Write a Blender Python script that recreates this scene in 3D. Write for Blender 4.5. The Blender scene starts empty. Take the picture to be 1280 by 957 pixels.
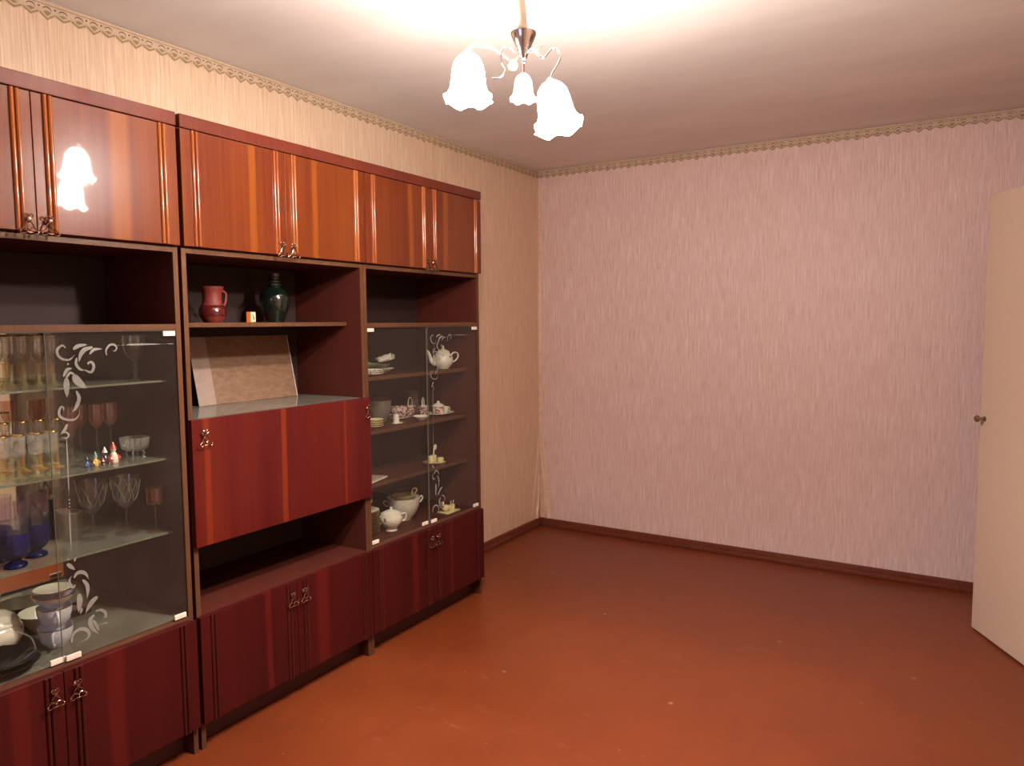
import bpy, bmesh, math, random
from mathutils import Matrix, Vector
random.seed(7)
PI = math.pi
sc = bpy.context.scene
col = sc.collection

# ------------------------------------------------------------------ camera
cam_d = bpy.data.cameras.new('camera')
cam = bpy.data.objects.new('camera', cam_d)
col.objects.link(cam)
cam_d.sensor_fit = 'HORIZONTAL'
cam_d.sensor_width = 36.0
cam_d.lens = 25.936
cam_d.clip_start = 0.02
rot = Matrix(((0.851292, -0.036787, 0.5234), (0.524645, 0.072904, -0.848194), (-0.006955, 0.99666, 0.081363)))
cam.location = (2.5777, -4.5524, 1.4508)
cam.rotation_euler = rot.to_euler()
sc.camera = cam

# ------------------------------------------------------------------ world, exposure
w = bpy.data.worlds.new('world'); sc.world = w; w.use_nodes = True
bg = w.node_tree.nodes['Background']
bg.inputs[0].default_value = (0.36, 0.46, 0.72, 1)      # dusk outside the window behind the camera
bg.inputs[1].default_value = 4.0
vs = sc.view_settings
vs.view_transform = 'Standard'; vs.look = 'None'; vs.gamma = 1.0; vs.use_curve_mapping = False
vs.exposure = 0.0
LAMP_W = 145.0
LAMP_COL = (1.0, 0.94, 0.87)
SHADE_E = 22.0
sc.cycles.transparent_max_bounces = 24
sc.cycles.max_bounces = 8
sc.cycles.caustics_refractive = False
sc.cycles.caustics_reflective = False
sc.cycles.sample_clamp_indirect = 4.0

# ------------------------------------------------------------------ mesh helpers
class MB:
    def __init__(s): s.v = []; s.f = []
    def add(s, vs, fs):
        n = len(s.v); s.v += [tuple(p) for p in vs]; s.f += [tuple(i + n for i in f) for f in fs]; return s
    def box(s, x0, x1, y0, y1, z0, z1):
        vs = [(x0,y0,z0),(x1,y0,z0),(x1,y1,z0),(x0,y1,z0),(x0,y0,z1),(x1,y0,z1),(x1,y1,z1),(x0,y1,z1)]
        return s.add(vs, [(0,3,2,1),(4,5,6,7),(0,1,5,4),(1,2,6,5),(2,3,7,6),(3,0,4,7)])
    def cbox(s, x0, x1, y0, y1, z0, z1, b=0.0015):
        bm = bmesh.new()
        bmesh.ops.create_cube(bm, size=1)
        for v in bm.verts:
            v.co = Vector(((x0+x1)/2 + v.co.x*(x1-x0), (y0+y1)/2 + v.co.y*(y1-y0), (z0+z1)/2 + v.co.z*(z1-z0)))
        bmesh.ops.bevel(bm, geom=bm.edges[:], offset=b, segments=2, affect='EDGES', profile=0.5)
        bm.verts.index_update()
        s.add([v.co[:] for v in bm.verts], [[v.index for v in f.verts] for f in bm.faces]); bm.free(); return s
    def lathe(s, prof, n=24, c=(0,0,0), sx=1, sy=1, fn=None):
        n0 = len(s.v); m = len(prof)
        for (r, z) in prof:
            for k in range(n):
                a = 2*PI*k/n
                rr = r; zz = z
                if fn: rr, zz = fn(r, z, a)
                s.v.append((c[0]+rr*math.cos(a)*sx, c[1]+rr*math.sin(a)*sy, c[2]+zz))
        for i in range(m-1):
            for k in range(n):
                k2 = (k+1) % n
                s.f.append((n0+i*n+k, n0+i*n+k2, n0+(i+1)*n+k2, n0+(i+1)*n+k))
        if prof[0][0] > 1e-6 and getattr(s, 'cap0', False): s.f.append(tuple(n0+k for k in reversed(range(n))))
        return s
    def tube(s, path, r, n=8):
        P = [Vector(p) for p in path]; m = len(P)
        if m < 2: return s
        R = r if isinstance(r, (list, tuple)) else [r]*m
        t0 = (P[1]-P[0]).normalized()
        up = Vector((0,0,1)) if abs(t0.z) < 0.9 else Vector((1,0,0))
        nrm = t0.cross(up).normalized(); n0 = len(s.v)
        for i in range(m):
            t = (P[min(i+1,m-1)]-P[max(i-1,0)]).normalized()
            nrm = (nrm - t*nrm.dot(t)).normalized(); b = t.cross(nrm)
            for k in range(n):
                a = 2*PI*k/n
                s.v.append(tuple(P[i] + (nrm*math.cos(a)+b*math.sin(a))*R[i]))
        for i in range(m-1):
            for k in range(n):
                k2 = (k+1) % n
                s.f.append((n0+i*n+k, n0+i*n+k2, n0+(i+1)*n+k2, n0+(i+1)*n+k))
        s.f.append(tuple(n0+k for k in reversed(range(n)))); s.f.append(tuple(n0+(m-1)*n+k for k in range(n)))
        return s
    def ball(s, c, r, n=12, sx=1, sy=1, sz=1):
        prof = [(max(1e-5, r*math.sin(PI*i/(n//2+2))), -sz*r*math.cos(PI*i/(n//2+2))) for i in range(n//2+3)]
        return s.lathe(prof, n, c, sx, sy)
    def ribbon(s, pts, wdt, x, th=0.0005, const=False):
        P = smooth(pts, 6) if len(pts) > 2 else [pts[0], ((pts[0][0]+pts[1][0])/2, (pts[0][1]+pts[1][1])/2), pts[1]]
        m = len(P); n0 = len(s.v)
        for i in range(m):
            a = P[max(i-1,0)]; b = P[min(i+1,m-1)]
            dx, dz = b[0]-a[0], b[1]-a[1]; L = math.hypot(dx, dz) or 1
            t = i/(m-1)
            ww = wdt/2*(1 if const else (0.12+0.88*max(0, math.sin(PI*min(1, t*1.05+0.04)))**0.7))
            nx, nz = -dz/L*ww, dx/L*ww
            for sg, xx in ((1,x),(-1,x),(-1,x+th),(1,x+th)):
                s.v.append((xx, P[i][0]+sg*nx, P[i][1]+sg*nz))
        for i in range(m-1):
            for k in range(4):
                k2 = (k+1) % 4
                s.f.append((n0+i*4+k, n0+i*4+k2, n0+(i+1)*4+k2, n0+(i+1)*4+k))
        s.f.append((n0,n0+3,n0+2,n0+1)); e = n0+(m-1)*4; s.f.append((e,e+1,e+2,e+3))
        return s
    def build(s, name, m, parent=None, smooth_=False, world=None, rnd=None):
        me = bpy.data.meshes.new(name)
        v = s.v
        if world: v = [(a-world[0], b-world[1], c-world[2]) for a, b, c in v]
        me.from_pydata(v, [], s.f)
        bm = bmesh.new(); bm.from_mesh(me)
        bmesh.ops.recalc_face_normals(bm, faces=bm.faces[:]); bm.to_mesh(me); bm.free()
        if smooth_:
            me.polygons.foreach_set('use_smooth', [True]*len(me.polygons))
            try: me.set_sharp_from_angle(angle=math.radians(45))
            except Exception: pass
        me.materials.append(m)
        o = bpy.data.objects.new(name, me); col.objects.link(o)
        if parent: o.parent = parent
        return o

def smooth(pts, k=6):
    P = [tuple(p) for p in pts]; d = len(P[0]); out = []
    for i in range(len(P)-1):
        p0 = P[max(i-1,0)]; p1 = P[i]; p2 = P[i+1]; p3 = P[min(i+2,len(P)-1)]
        for j in range(k):
            t = j/k
            out.append(tuple(0.5*((2*p1[a]) + (-p0[a]+p2[a])*t + (2*p0[a]-5*p1[a]+4*p2[a]-p3[a])*t*t + (-p0[a]+3*p1[a]-3*p2[a]+p3[a])*t**3) for a in range(d)))
    out.append(P[-1]); return out

def tag(o, label, cat, group=None):
    o['label'] = label; o['category'] = cat
    if group: o['group'] = group
    return o
def thing(name, label, cat, loc=(0,0,0), group=None, rz=0):
    o = bpy.data.objects.new(name, None); col.objects.link(o)
    o.empty_display_size = 0.05
    o.location = loc; o.rotation_euler = (0,0,rz)
    return tag(o, label, cat, group)
def struct(o): o['kind'] = 'structure'; return o
def copy_tree(o, parent=None):
    c = o.copy(); col.objects.link(c); c.parent = parent
    for ch in list(o.children): copy_tree(ch, c)
    return c
def dup(root, loc, label, rz=None, group=None):
    r = copy_tree(root); r.location = loc; r['label'] = label
    if rz is not None: r.rotation_euler = (0,0,rz)
    if group: r['group'] = group
    return r

# ------------------------------------------------------------------ materials
def S(c):   # sRGB 0-255 -> linear
    return tuple(((x/255)/12.92 if x/255 <= 0.04045 else ((x/255+0.055)/1.055)**2.4) for x in c) + (1,)
class N:
    def __init__(s, name):
        s.m = bpy.data.materials.new(name); s.m.use_nodes = True
        s.t = s.m.node_tree; s.n = s.t.nodes; s.l = s.t.links
        s.p = s.n['Principled BSDF']; s.out = s.n['Material Output']
    def new(s, t, **k):
        n = s.n.new(t)
        for a, b in k.items(): setattr(n, a, b)
        return n
    def link(s, a, b): s.l.new(a, b)
    def pos(s, scale, loc=(0,0,0), obj=False):
        if obj: o = s.new('ShaderNodeTexCoord').outputs['Object']
        else: o = s.new('ShaderNodeNewGeometry').outputs['Position']
        mp = s.new('ShaderNodeMapping'); mp.inputs['Scale'].default_value = scale; mp.inputs['Location'].default_value = loc
        s.link(o, mp.inputs['Vector']); return mp.outputs[0]
    def noise(s, vec, scale=1, detail=4, rough=0.55):
        n = s.new('ShaderNodeTexNoise'); n.inputs['Scale'].default_value = scale; n.inputs['Detail'].default_value = detail; n.inputs['Roughness'].default_value = rough
        s.link(vec, n.inputs['Vector']); return n.outputs['Fac']
    def ramp(s, fac, stops):
        r = s.new('ShaderNodeValToRGB'); e = r.color_ramp.elements
        while len(e) < len(stops): e.new(0.5)
        for i, (p, c) in enumerate(stops): e[i].position = p; e[i].color = c if len(c) == 4 else tuple(c)+(1,)
        s.link(fac, r.inputs[0]); return r.outputs[0]
    def mix(s, fac, a, b, mode='MIX'):
        m = s.new('ShaderNodeMix', data_type='RGBA', blend_type=mode)
        if isinstance(fac, (int, float)): m.inputs[0].default_value = fac
        else: s.link(fac, m.inputs[0])
        for i, x in ((6, a), (7, b)):
            if isinstance(x, tuple): m.inputs[i].default_value = x
            else: s.link(x, m.inputs[i])
        return m.outputs[2]
    def math(s, op, a, b=None, c=None):
        m = s.new('ShaderNodeMath', operation=op)
        for i, x in enumerate((a, b, c)):
            if x is None: continue
            if isinstance(x, (int, float)): m.inputs[i].default_value = x
            else: s.link(x, m.inputs[i])
        return m.outputs[0]
    def bump(s, h, strength=0.2, dist=0.001):
        b = s.new('ShaderNodeBump'); b.inputs['Strength'].default_value = strength; b.inputs['Distance'].default_value = dist
        s.link(h, b.inputs['Height']); s.link(b.outputs[0], s.p.inputs['Normal'])
    def set(s, **k):
        for a, b in k.items():
            a = a.replace('_', ' ')
            if isinstance(b, (int, float, tuple)): s.p.inputs[a].default_value = b
            else: s.link(b, s.p.inputs[a])
        return s

def plain(name, c, rough=0.5, metal=0.0, coat=0.0, bump=0, var=0.06):
    n = N(name)
    f = n.noise(n.pos((1,1,1), obj=True), 35, 3)
    d = tuple(x*(1-var*2) for x in c[:3])+(1,); l = tuple(min(1, x*(1+var)) for x in c[:3])+(1,)
    n.set(Base_Color=n.ramp(f, [(0.3, d), (0.7, l)]), Roughness=rough, Metallic=metal, Coat_Weight=coat)
    if bump: n.bump(f, bump, 0.002)
    return n.m

def wallpaper(name, base, streak, pale, axis):
    n = N(name)
    sc_ = (190, 1, 9.0) if axis == 'x' else (1, 190, 6.0)
    sc2 = (140, 1, 5.0) if axis == 'x' else (1, 130, 3.2)
    f1 = n.noise(n.pos(sc_), 1, 3, 0.6)
    f2 = n.noise(n.pos(sc2, (7,3,1)), 1, 3, 0.65)
    big = n.noise(n.pos((1.3,1.3,0.9)), 1, 2)
    c = n.mix(n.ramp(f1, [(0.45, (0,0,0)), (0.75, (0.8,)*3)]), base, streak)
    c = n.mix(n.ramp(f2, [(0.48, (0,0,0)), (0.72, (0.9,)*3)]), c, pale)
    c = n.mix(n.math('MULTIPLY', big, 0.16), c, streak)
    n.set(Base_Color=c, Roughness=0.48); n.p.inputs['Specular IOR Level'].default_value = 0.4
    n.bump(n.math('ADD', f1, f2), 0.6, 0.003)
    return n.m

def veneer(name, dark, mid, stripe, stripes, rough=0.35, coat=0.8, crough=0.05, swirl=True):
    """vertical-grained varnished veneer; stripes = lighter bands of the veneer (y, half width)"""
    n = N(name)
    g = n.noise(n.pos((90,90,1.4)), 1, 5, 0.6)
    fine = n.noise(n.pos((420,420,9)), 1, 3, 0.6)
    lo = n.noise(n.pos((5,5,0.5), (0,2.2,0)), 1, 3, 0.5)
    c = n.mix(n.ramp(g, [(0.35, (0,0,0)), (0.7, (1,1,1))]), dark, mid)
    c = n.mix(n.math('MULTIPLY', n.ramp(lo, [(0.4, (0,0,0)), (0.68, (1,1,1))]), 0.35), c, stripe)
    if stripes:
        pos = n.new('ShaderNodeNewGeometry').outputs['Position']
        sx = n.new('ShaderNodeSeparateXYZ'); n.link(pos, sx.inputs[0])
        wob = n.noise(n.pos((2,2,2.2)), 1, 2)
        y = n.math('ADD', sx.outputs['Y'], n.math('MULTIPLY', wob, 0.018))
        acc = None
        for (yc, hw) in stripes:
            d = n.math('ABSOLUTE', n.math('SUBTRACT', y, yc+0.009))
            mr = n.new('ShaderNodeMapRange', interpolation_type='SMOOTHSTEP')
            mr.inputs['From Min'].default_value = hw*0.55; mr.inputs['From Max'].default_value = hw*1.3
            mr.inputs['To Min'].default_value = 1; mr.inputs['To Max'].default_value = 0
            n.link(d, mr.inputs['Value'])
            acc = mr.outputs[0] if acc is None else n.math('MAXIMUM', acc, mr.outputs[0])
        c = n.mix(n.math('MULTIPLY', acc, 0.8), c, stripe)
    c = n.mix(n.math('MULTIPLY', n.ramp(fine, [(0.55, (0,0,0)), (0.75, (1,1,1))]), 0.3), c, tuple(x*0.5 for x in dark[:3])+(1,))
    n.set(Base_Color=c, Roughness=rough, Coat_Weight=coat*0.55, Coat_Roughness=crough)
    n.p.inputs['Specular IOR Level'].default_value = 0.12
    wv = n.noise(n.pos((3,3,2)), 1, 2)
    n.bump(wv, 0.15, 0.004)
    return n.m

def glassy(name, tint=(0.97,0.98,0.97,1), dust=0.0, dustc=(0.62,0.55,0.48,1), fres=1.45, rough=0.01, edge=(0.75,0.8,0.78,1)):
    n = N(name); n.n.remove(n.p)
    lw = n.new('ShaderNodeLayerWeight'); lw.inputs['Blend'].default_value = 0.35
    ge = n.new('ShaderNodeNewGeometry')
    dp = n.new('ShaderNodeVectorMath', operation='DOT_PRODUCT'); n.link(ge.outputs['Normal'], dp.inputs[0]); n.link(ge.outputs['Incoming'], dp.inputs[1])
    ct = n.math('ABSOLUTE', dp.outputs['Value'])
    f0 = ((fres-1)/(fres+1))**2
    frv = n.math('ADD', n.math('MULTIPLY', n.math('POWER', n.math('SUBTRACT', 1.0, ct), 5.0), 1-f0), f0)
    tr = n.new('ShaderNodeBsdfTransparent')
    n.link(n.ramp(lw.outputs['Facing'], [(0.45, tint), (0.95, tuple(a*b for a, b in zip(tint, edge)))]), tr.inputs[0])
    gl = n.new('ShaderNodeBsdfGlossy'); gl.inputs['Roughness'].default_value = rough
    mx = n.new('ShaderNodeMixShader'); n.link(frv, mx.inputs[0]); n.link(tr.outputs[0], mx.inputs[1]); n.link(gl.outputs[0], mx.inputs[2])
    last = mx.outputs[0]
    if dust:
        df = n.new('ShaderNodeBsdfDiffuse'); df.inputs[0].default_value = dustc
        m2 = n.new('ShaderNodeMixShader')
        nz = n.noise(n.pos((7,7,7)), 1, 5, 0.6)
        n.link(n.math('MULTIPLY', n.ramp(nz, [(0.3, (0.6,)*3), (0.7, (1.2,)*3)]), dust), m2.inputs[0])
        n.link(last, m2.inputs[1]); n.link(df.outputs[0], m2.inputs[2]); last = m2.outputs[0]
    n.link(last, n.out.inputs[0]); return n.m

M = {}
M['paper_left'] = wallpaper('wallpaper_left', S((219,188,160)), S((190,148,112)), S((233,210,186)), 'y')  # warmer than the back paper: bounce from the red floor put into the colour
M['paper_back'] = wallpaper('wallpaper_back', S((225,194,187)), S((191,152,133)), S((242,218,214)), 'x')
M['loose'] = plain('loose_wallpaper', S((222,188,164)), 0.5)
def floor_mat():
    n = N('painted_floor')
    big = n.noise(n.pos((0.9,1.4,1)), 1.2, 4)
    sm = n.noise(n.pos((9,3,1)), 1, 6, 0.7)
    c = n.mix(n.ramp(big, [(0.3, (0,0,0)), (0.75, (1,1,1))]), S((105,45,20)), S((120,55,24)))
    c = n.mix(n.math('MULTIPLY', n.ramp(sm, [(0.5, (0,0,0)), (0.8, (1,1,1))]), 0.3), c, S((82,37,25)))
    # worn flecks and fine scratches in the paint
    for sca, lo_, hi_, off in ((2.6, 0.016, 0.03, (0,0,0)), (5.0, 0.012, 0.022, (4.3,1.7,0))):
        vor = n.new('ShaderNodeTexVoronoi', voronoi_dimensions='2D'); vor.inputs['Scale'].default_value = sca
        n.link(n.pos((1,1,1), off), vor.inputs['Vector'])
        keep = n.ramp(vor.outputs['Color'], [(0.66, (0,0,0)), (0.68, (1,1,1))])
        c = n.mix(n.math('MULTIPLY', keep, n.ramp(vor.outputs['Distance'], [(lo_, (0.5,)*3), (hi_, (0,0,0))])), c, S((176,122,98)))
    pt = n.noise(n.pos((5,14,1), (2,5,0)), 1, 5, 0.75)
    c = n.mix(n.math('MULTIPLY', n.ramp(pt, [(0.60, (0,0,0)), (0.72, (1,1,1))]), 0.35), c, S((150,92,74)))
    scr = n.noise(n.pos((1.5,60,1), (3,1,0)), 1, 2)
    msk = n.noise(n.pos((2,2,1), (9,4,0)), 1, 3)
    c = n.mix(n.math('MULTIPLY', n.math('MULTIPLY', n.ramp(scr, [(0.70, (0,0,0)), (0.74, (1,1,1))]), n.ramp(msk, [(0.5, (0,0,0)), (0.65, (1,1,1))])), 0.35), c, S((188,120,90)))
    n.set(Base_Color=c, Roughness=n.ramp(big, [(0.3, (0.34,)*3), (0.7, (0.46,)*3)]))
    n.p.inputs['Specular IOR Level'].default_value = 0.38
    n.bump(sm, 0.12, 0.004)
    return n.m
M['floor'] = floor_mat()
def ceil_mat():
    n = N('whitewashed_ceiling')
    a = n.noise(n.pos((1.1,3.0,1)), 1, 4); b = n.noise(n.pos((60,60,60)), 1, 3)
    n.set(Base_Color=n.ramp(a, [(0.35, S((222,212,206))), (0.7, S((236,226,220)))]), Roughness=0.85)
    n.bump(b, 0.15, 0.002); return n.m
M['ceiling'] = ceil_mat()
M['base'] = veneer('baseboard_paint', S((96,46,33)), S((120,60,43)), S((126,68,48)), [], 0.45, 0.2, 0.2)
M['upper'] = veneer('upper_door_veneer', S((86,33,15)), S((101,43,18)), S((126,66,22)),
    [(-2.784,0.016),(-2.489,0.014),(-1.912,0.016),(-1.653,0.02),(-3.258,0.03)], 0.32, 1.0, 0.035)
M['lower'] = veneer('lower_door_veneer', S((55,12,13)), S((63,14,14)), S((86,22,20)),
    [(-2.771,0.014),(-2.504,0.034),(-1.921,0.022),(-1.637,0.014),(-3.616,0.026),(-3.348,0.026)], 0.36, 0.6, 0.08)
M['flap'] = veneer('flap_veneer', S((69,15,15)), S((80,19,17)), S((111,40,21)),
    [(-3.006,0.012),(-2.677,0.013),(-2.359,0.006)], 0.36, 0.5, 0.1)
M['cornice'] = veneer('cornice_veneer', S((85,34,25)), S((98,41,28)), S((107,51,34)), [], 0.3, 0.8, 0.06)
M['mould'] = veneer('moulding_veneer', S((116,51,22)), S((141,70,28)), S((167,105,39)), [], 0.25, 1.0, 0.06)
M['mould_low'] = veneer('moulding_veneer_low', S((52,14,13)), S((64,18,16)), S((84,29,22)), [], 0.3, 0.8, 0.1)
M['edge'] = veneer('edge_band', S((77,49,32)), S((94,60,40)), S((102,69,45)), [], 0.5, 0.1, 0.3)
M['inner'] = veneer('inner_laminate', S((71,30,24)), S((81,36,28)), S((86,42,32)), [], 0.5, 0.1, 0.3)
M['innerback'] = plain('back_board', S((46,22,20)), 0.75)
M['plinth'] = plain('dark_plinth', S((74,32,28)), 0.6)
M['pane'] = glassy('dusty_pane_glass', (0.93,0.93,0.90,1), 0.017, (0.60,0.48,0.40,1), 1.36)
M['pane_clear'] = glassy('clear_pane_glass', (0.98,0.98,0.96,1), 0.004, fres=1.25)
M['shelfglass'] = glassy('shelf_glass', (0.90,0.92,0.87,1), 0.13, (0.66,0.66,0.55,1), 1.5)
M['glassedge'] = plain('glass_edge', S((104,104,88)), 0.25)
M['crystal'] = glassy('crystal', (0.985,0.985,0.98,1), 0.008, (0.9,0.88,0.84,1), 1.58, 0.012, (0.40,0.42,0.42,1))
M['frost'] = glassy('frosted_crystal', (0.95,0.95,0.94,1), 0.12, (0.8,0.78,0.74,1), 1.5, 0.15)
M['amber'] = glassy('amber_glass', (0.95,0.66,0.28,1), 0.28, (0.9,0.55,0.15,1), 1.6, 0.03)
M['palegold'] = glassy('pale_gold_glass', (0.96,0.90,0.66,1), 0.14, (0.85,0.75,0.5,1), 1.6, 0.03)
M['rose'] = glassy('rose_glass', (0.97,0.84,0.80,1), 0.03, (0.85,0.4,0.3,1), 1.6, 0.02, (0.6,0.45,0.42,1))
M['blueglass'] = glassy('cobalt_glass', (0.02,0.03,0.28,1), 0.5, (0.01,0.013,0.12,1), 1.6, 0.03)
M['violet'] = glassy('pale_violet_glass', (0.96,0.94,0.98,1), 0.015, (0.7,0.62,0.75,1), 1.6, 0.03)
M['smoke'] = glassy('smoky_dark_glass', (0.12,0.11,0.12,1), 0.5, (0.02,0.02,0.022,1), 1.6, 0.06)
M['brownglass'] = glassy('brown_glass', (0.38,0.2,0.16,1), 0.3, (0.16,0.07,0.06,1), 1.6, 0.05)
M['etch'] = glassy('etched_frosting', (0.6,0.6,0.58,1), 0.32, (0.62,0.57,0.50,1), 1.3, 0.4)
M['clip'] = plain('clip_plastic', S((232,214,196)), 0.4)
M['gold'] = plain('gold_rim', S((214,170,84)), 0.25, 1.0)
M['bronze'] = plain('antique_bronze', S((156,124,106)), 0.2, 1.0)
M['chrome'] = plain('chrome', S((206,196,196)), 0.12, 1.0)
M['brass'] = plain('worn_brass', S((150,130,100)), 0.3, 1.0)
M['cream'] = plain('cream_door_paint', S((204,178,156)), 0.4, var=0.012)
M['polecream'] = plain('cream_enamel', S((150,126,104)), 0.4)
M['china'] = plain('white_china', S((226,218,206)), 0.18, 0, 0.5)
M['chinablue'] = plain('bluish_white_china', S((206,208,222)), 0.2, 0, 0.5)
M['yellowchina'] = plain('pale_yellow_china', S((220,204,156)), 0.25, 0, 0.4)
M['greychina'] = plain('grey_china', S((118,108,104)), 0.3, 0, 0.3)
M['leafgreen'] = plain('leaf_green_glaze', S((108,118,72)), 0.3, 0, 0.4)
M['clay'] = plain('red_clay', S((112,38,25)), 0.6, bump=0.2)
M['glazedclay'] = plain('glazed_clay', S((78,22,20)), 0.15, 0, 0.8)
M['greenglaze'] = plain('dark_green_glaze', S((12,24,18)), 0.12, 0, 1.0, bump=0.2)
M['mirror'] = plain('mirror_silver', (0.72,0.72,0.68,1), 0.02, 1.0, var=0.0)
M['track'] = plain('runner_track', S((58,36,30)), 0.5)
M['rail'] = plain('runner_rail', S((96,62,46)), 0.4)
M['silverpaper'] = plain('grey_board', S((156,132,118)), 0.6)
M['white'] = plain('white_plaster', S((220,214,206)), 0.5)
def patterned(name, base, spot, scale, lo, hi, mode='v'):
    n = N(name)
    if mode == 'v':
        v = n.new('ShaderNodeTexVoronoi'); v.inputs['Scale'].default_value = scale
        n.link(n.pos((1,1,1), obj=True), v.inputs['Vector']); f = v.outputs['Distance']
        c = n.mix(n.ramp(f, [(lo, (1,1,1)), (hi, (0,0,0))]), base, spot)
    else:
        f = n.noise(n.pos((1,1,1), obj=True), scale, 3)
        c = n.mix(n.ramp(f, [(lo, (0,0,0)), (hi, (1,1,1))]), base, spot)
    n.set(Base_Color=c, Roughness=0.2, Coat_Weight=0.5); return n.m
M['floral'] = patterned('floral_china', S((228,218,202)), S((120,80,84)), 30, 0.12, 0.22)
M['redpattern'] = patterned('red_figured_china', S((222,204,196)), S((140,80,82)), 90, 0.46, 0.54, 'n')
M['bluefloral'] = patterned('figured_white_china', S((226,216,206)), S((90,70,90)), 55, 0.2, 0.3)
def board_mat():
    n = N('pale_board')
    a = n.noise(n.pos((8,30,90)), 1, 5, 0.7)
    n.set(Base_Color=n.ramp(a, [(0.3, S((116,84,62))), (0.7, S((146,112,86)))]), Roughness=0.55); return n.m
M['board'] = board_mat()
def shade_mat(name, e, alpha):
    n = N(name); n.n.remove(n.p)
    em = n.new('ShaderNodeEmission'); em.inputs[0].default_value = (1.0,0.86,0.70,1); em.inputs[1].default_value = e
    tr = n.new('ShaderNodeBsdfTransparent'); df = n.new('ShaderNodeBsdfTranslucent'); df.inputs[0].default_value = (0.95,0.93,0.9,1)
    m1 = n.new('ShaderNodeMixShader'); m1.inputs[0].default_value = alpha
    n.link(df.outputs[0], m1.inputs[1]); n.link(tr.outputs[0], m1.inputs[2])
    ad = n.new('ShaderNodeAddShader'); n.link(m1.outputs[0], ad.inputs[0]); n.link(em.outputs[0], ad.inputs[1])
    n.link(ad.outputs[0], n.out.inputs[0]); return n.m
M['shade_lit'] = shade_mat('lit_frosted_shade', SHADE_E, 0.55)
M['shade_unlit_glow'] = shade_mat('unlit_shade_added_glow', 0.35, 0.1)  # shade without a bulb; weak emission added so it looks bright

# ------------------------------------------------------------------ the room
XW, YF, YR, H = 3.02, 0.0, -6.3, 2.5
floor = struct(MB().box(-0.2, 4.6, YR-0.2, 0.2, -0.1, 0).build('floor', M['floor']))
ceil = struct(MB().box(-0.2, 4.6, YR-0.2, 0.2, H, H+0.1).build('ceiling', M['ceiling']))
WX = -0.006
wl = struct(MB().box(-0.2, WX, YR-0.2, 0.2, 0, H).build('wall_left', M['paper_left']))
wb = struct(MB().box(WX, 4.6, 0, 0.2, 0, H).build('wall_back', M['paper_back']))
DY0, DY1, DZ = -2.08, -1.255, 2.03
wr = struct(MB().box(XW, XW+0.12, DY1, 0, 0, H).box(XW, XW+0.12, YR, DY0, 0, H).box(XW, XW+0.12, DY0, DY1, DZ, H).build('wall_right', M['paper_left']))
WY0, WY1, WZ0, WZ1 = 0.7, 2.3, 0.85, 2.2
wq = struct(MB().box(WX, WY0, YR-0.2, YR, 0, H).box(WY1, XW, YR-0.2, YR, 0, H).box(WY0, WY1, YR-0.2, YR, 0, WZ0).box(WY0, WY1, YR-0.2, YR, WZ1, H).build('wall_rear', M['paper_back']))
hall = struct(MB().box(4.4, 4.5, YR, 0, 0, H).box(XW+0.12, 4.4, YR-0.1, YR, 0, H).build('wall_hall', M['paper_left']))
# window behind the camera
wn = struct(MB().box(WY0, WY0+0.06, YR-0.12, YR-0.06, WZ0, WZ1).box(WY1-0.06, WY1, YR-0.12, YR-0.06, WZ0, WZ1).box(WY0, WY1, YR-0.12, YR-0.06, WZ0, WZ0+0.06)
    .box(WY0, WY1, YR-0.12, YR-0.06, WZ1-0.06, WZ1).box(1.47, 1.53, YR-0.12, YR-0.06, WZ0, WZ1).build('window_1', M['white']))
MB().box(WY0+0.06, WY1-0.06, YR-0.095, YR-0.09, WZ0+0.06, WZ1-0.06).build('pane', M['pane_clear'], wn)
# baseboards: stepped, painted with the floor
def bb(name, boxes):
    m = MB()
    for b in boxes: m.cbox(*b, b=0.004)
    return struct(m.build(name, M['base'], smooth_=True))
bb('baseboard_left', [(WX, 0.012, YR, 0, 0, 0.055), (WX, 0.026, YR, 0, 0, 0.026)])
bb('baseboard_back', [(0.012, XW, -0.014, 0.0, 0, 0.055), (0.026, XW, -0.028, -0.0, 0, 0.026)])
bb('baseboard_right', [(XW-0.014, XW, DY1+0.07, -0.014, 0, 0.055), (XW-0.014, XW, YR, DY0-0.07, 0, 0.055)])
# door casing
struct(MB().cbox(XW-0.015, XW+0.13, DY0-0.07, DY0, 0, DZ+0.07).cbox(XW-0.015, XW+0.13, DY1, DY1+0.07, 0, DZ+0.07).cbox(XW-0.015, XW+0.13, DY0, DY1, DZ, DZ+0.07).build('trim_3', M['cream']))

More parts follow.
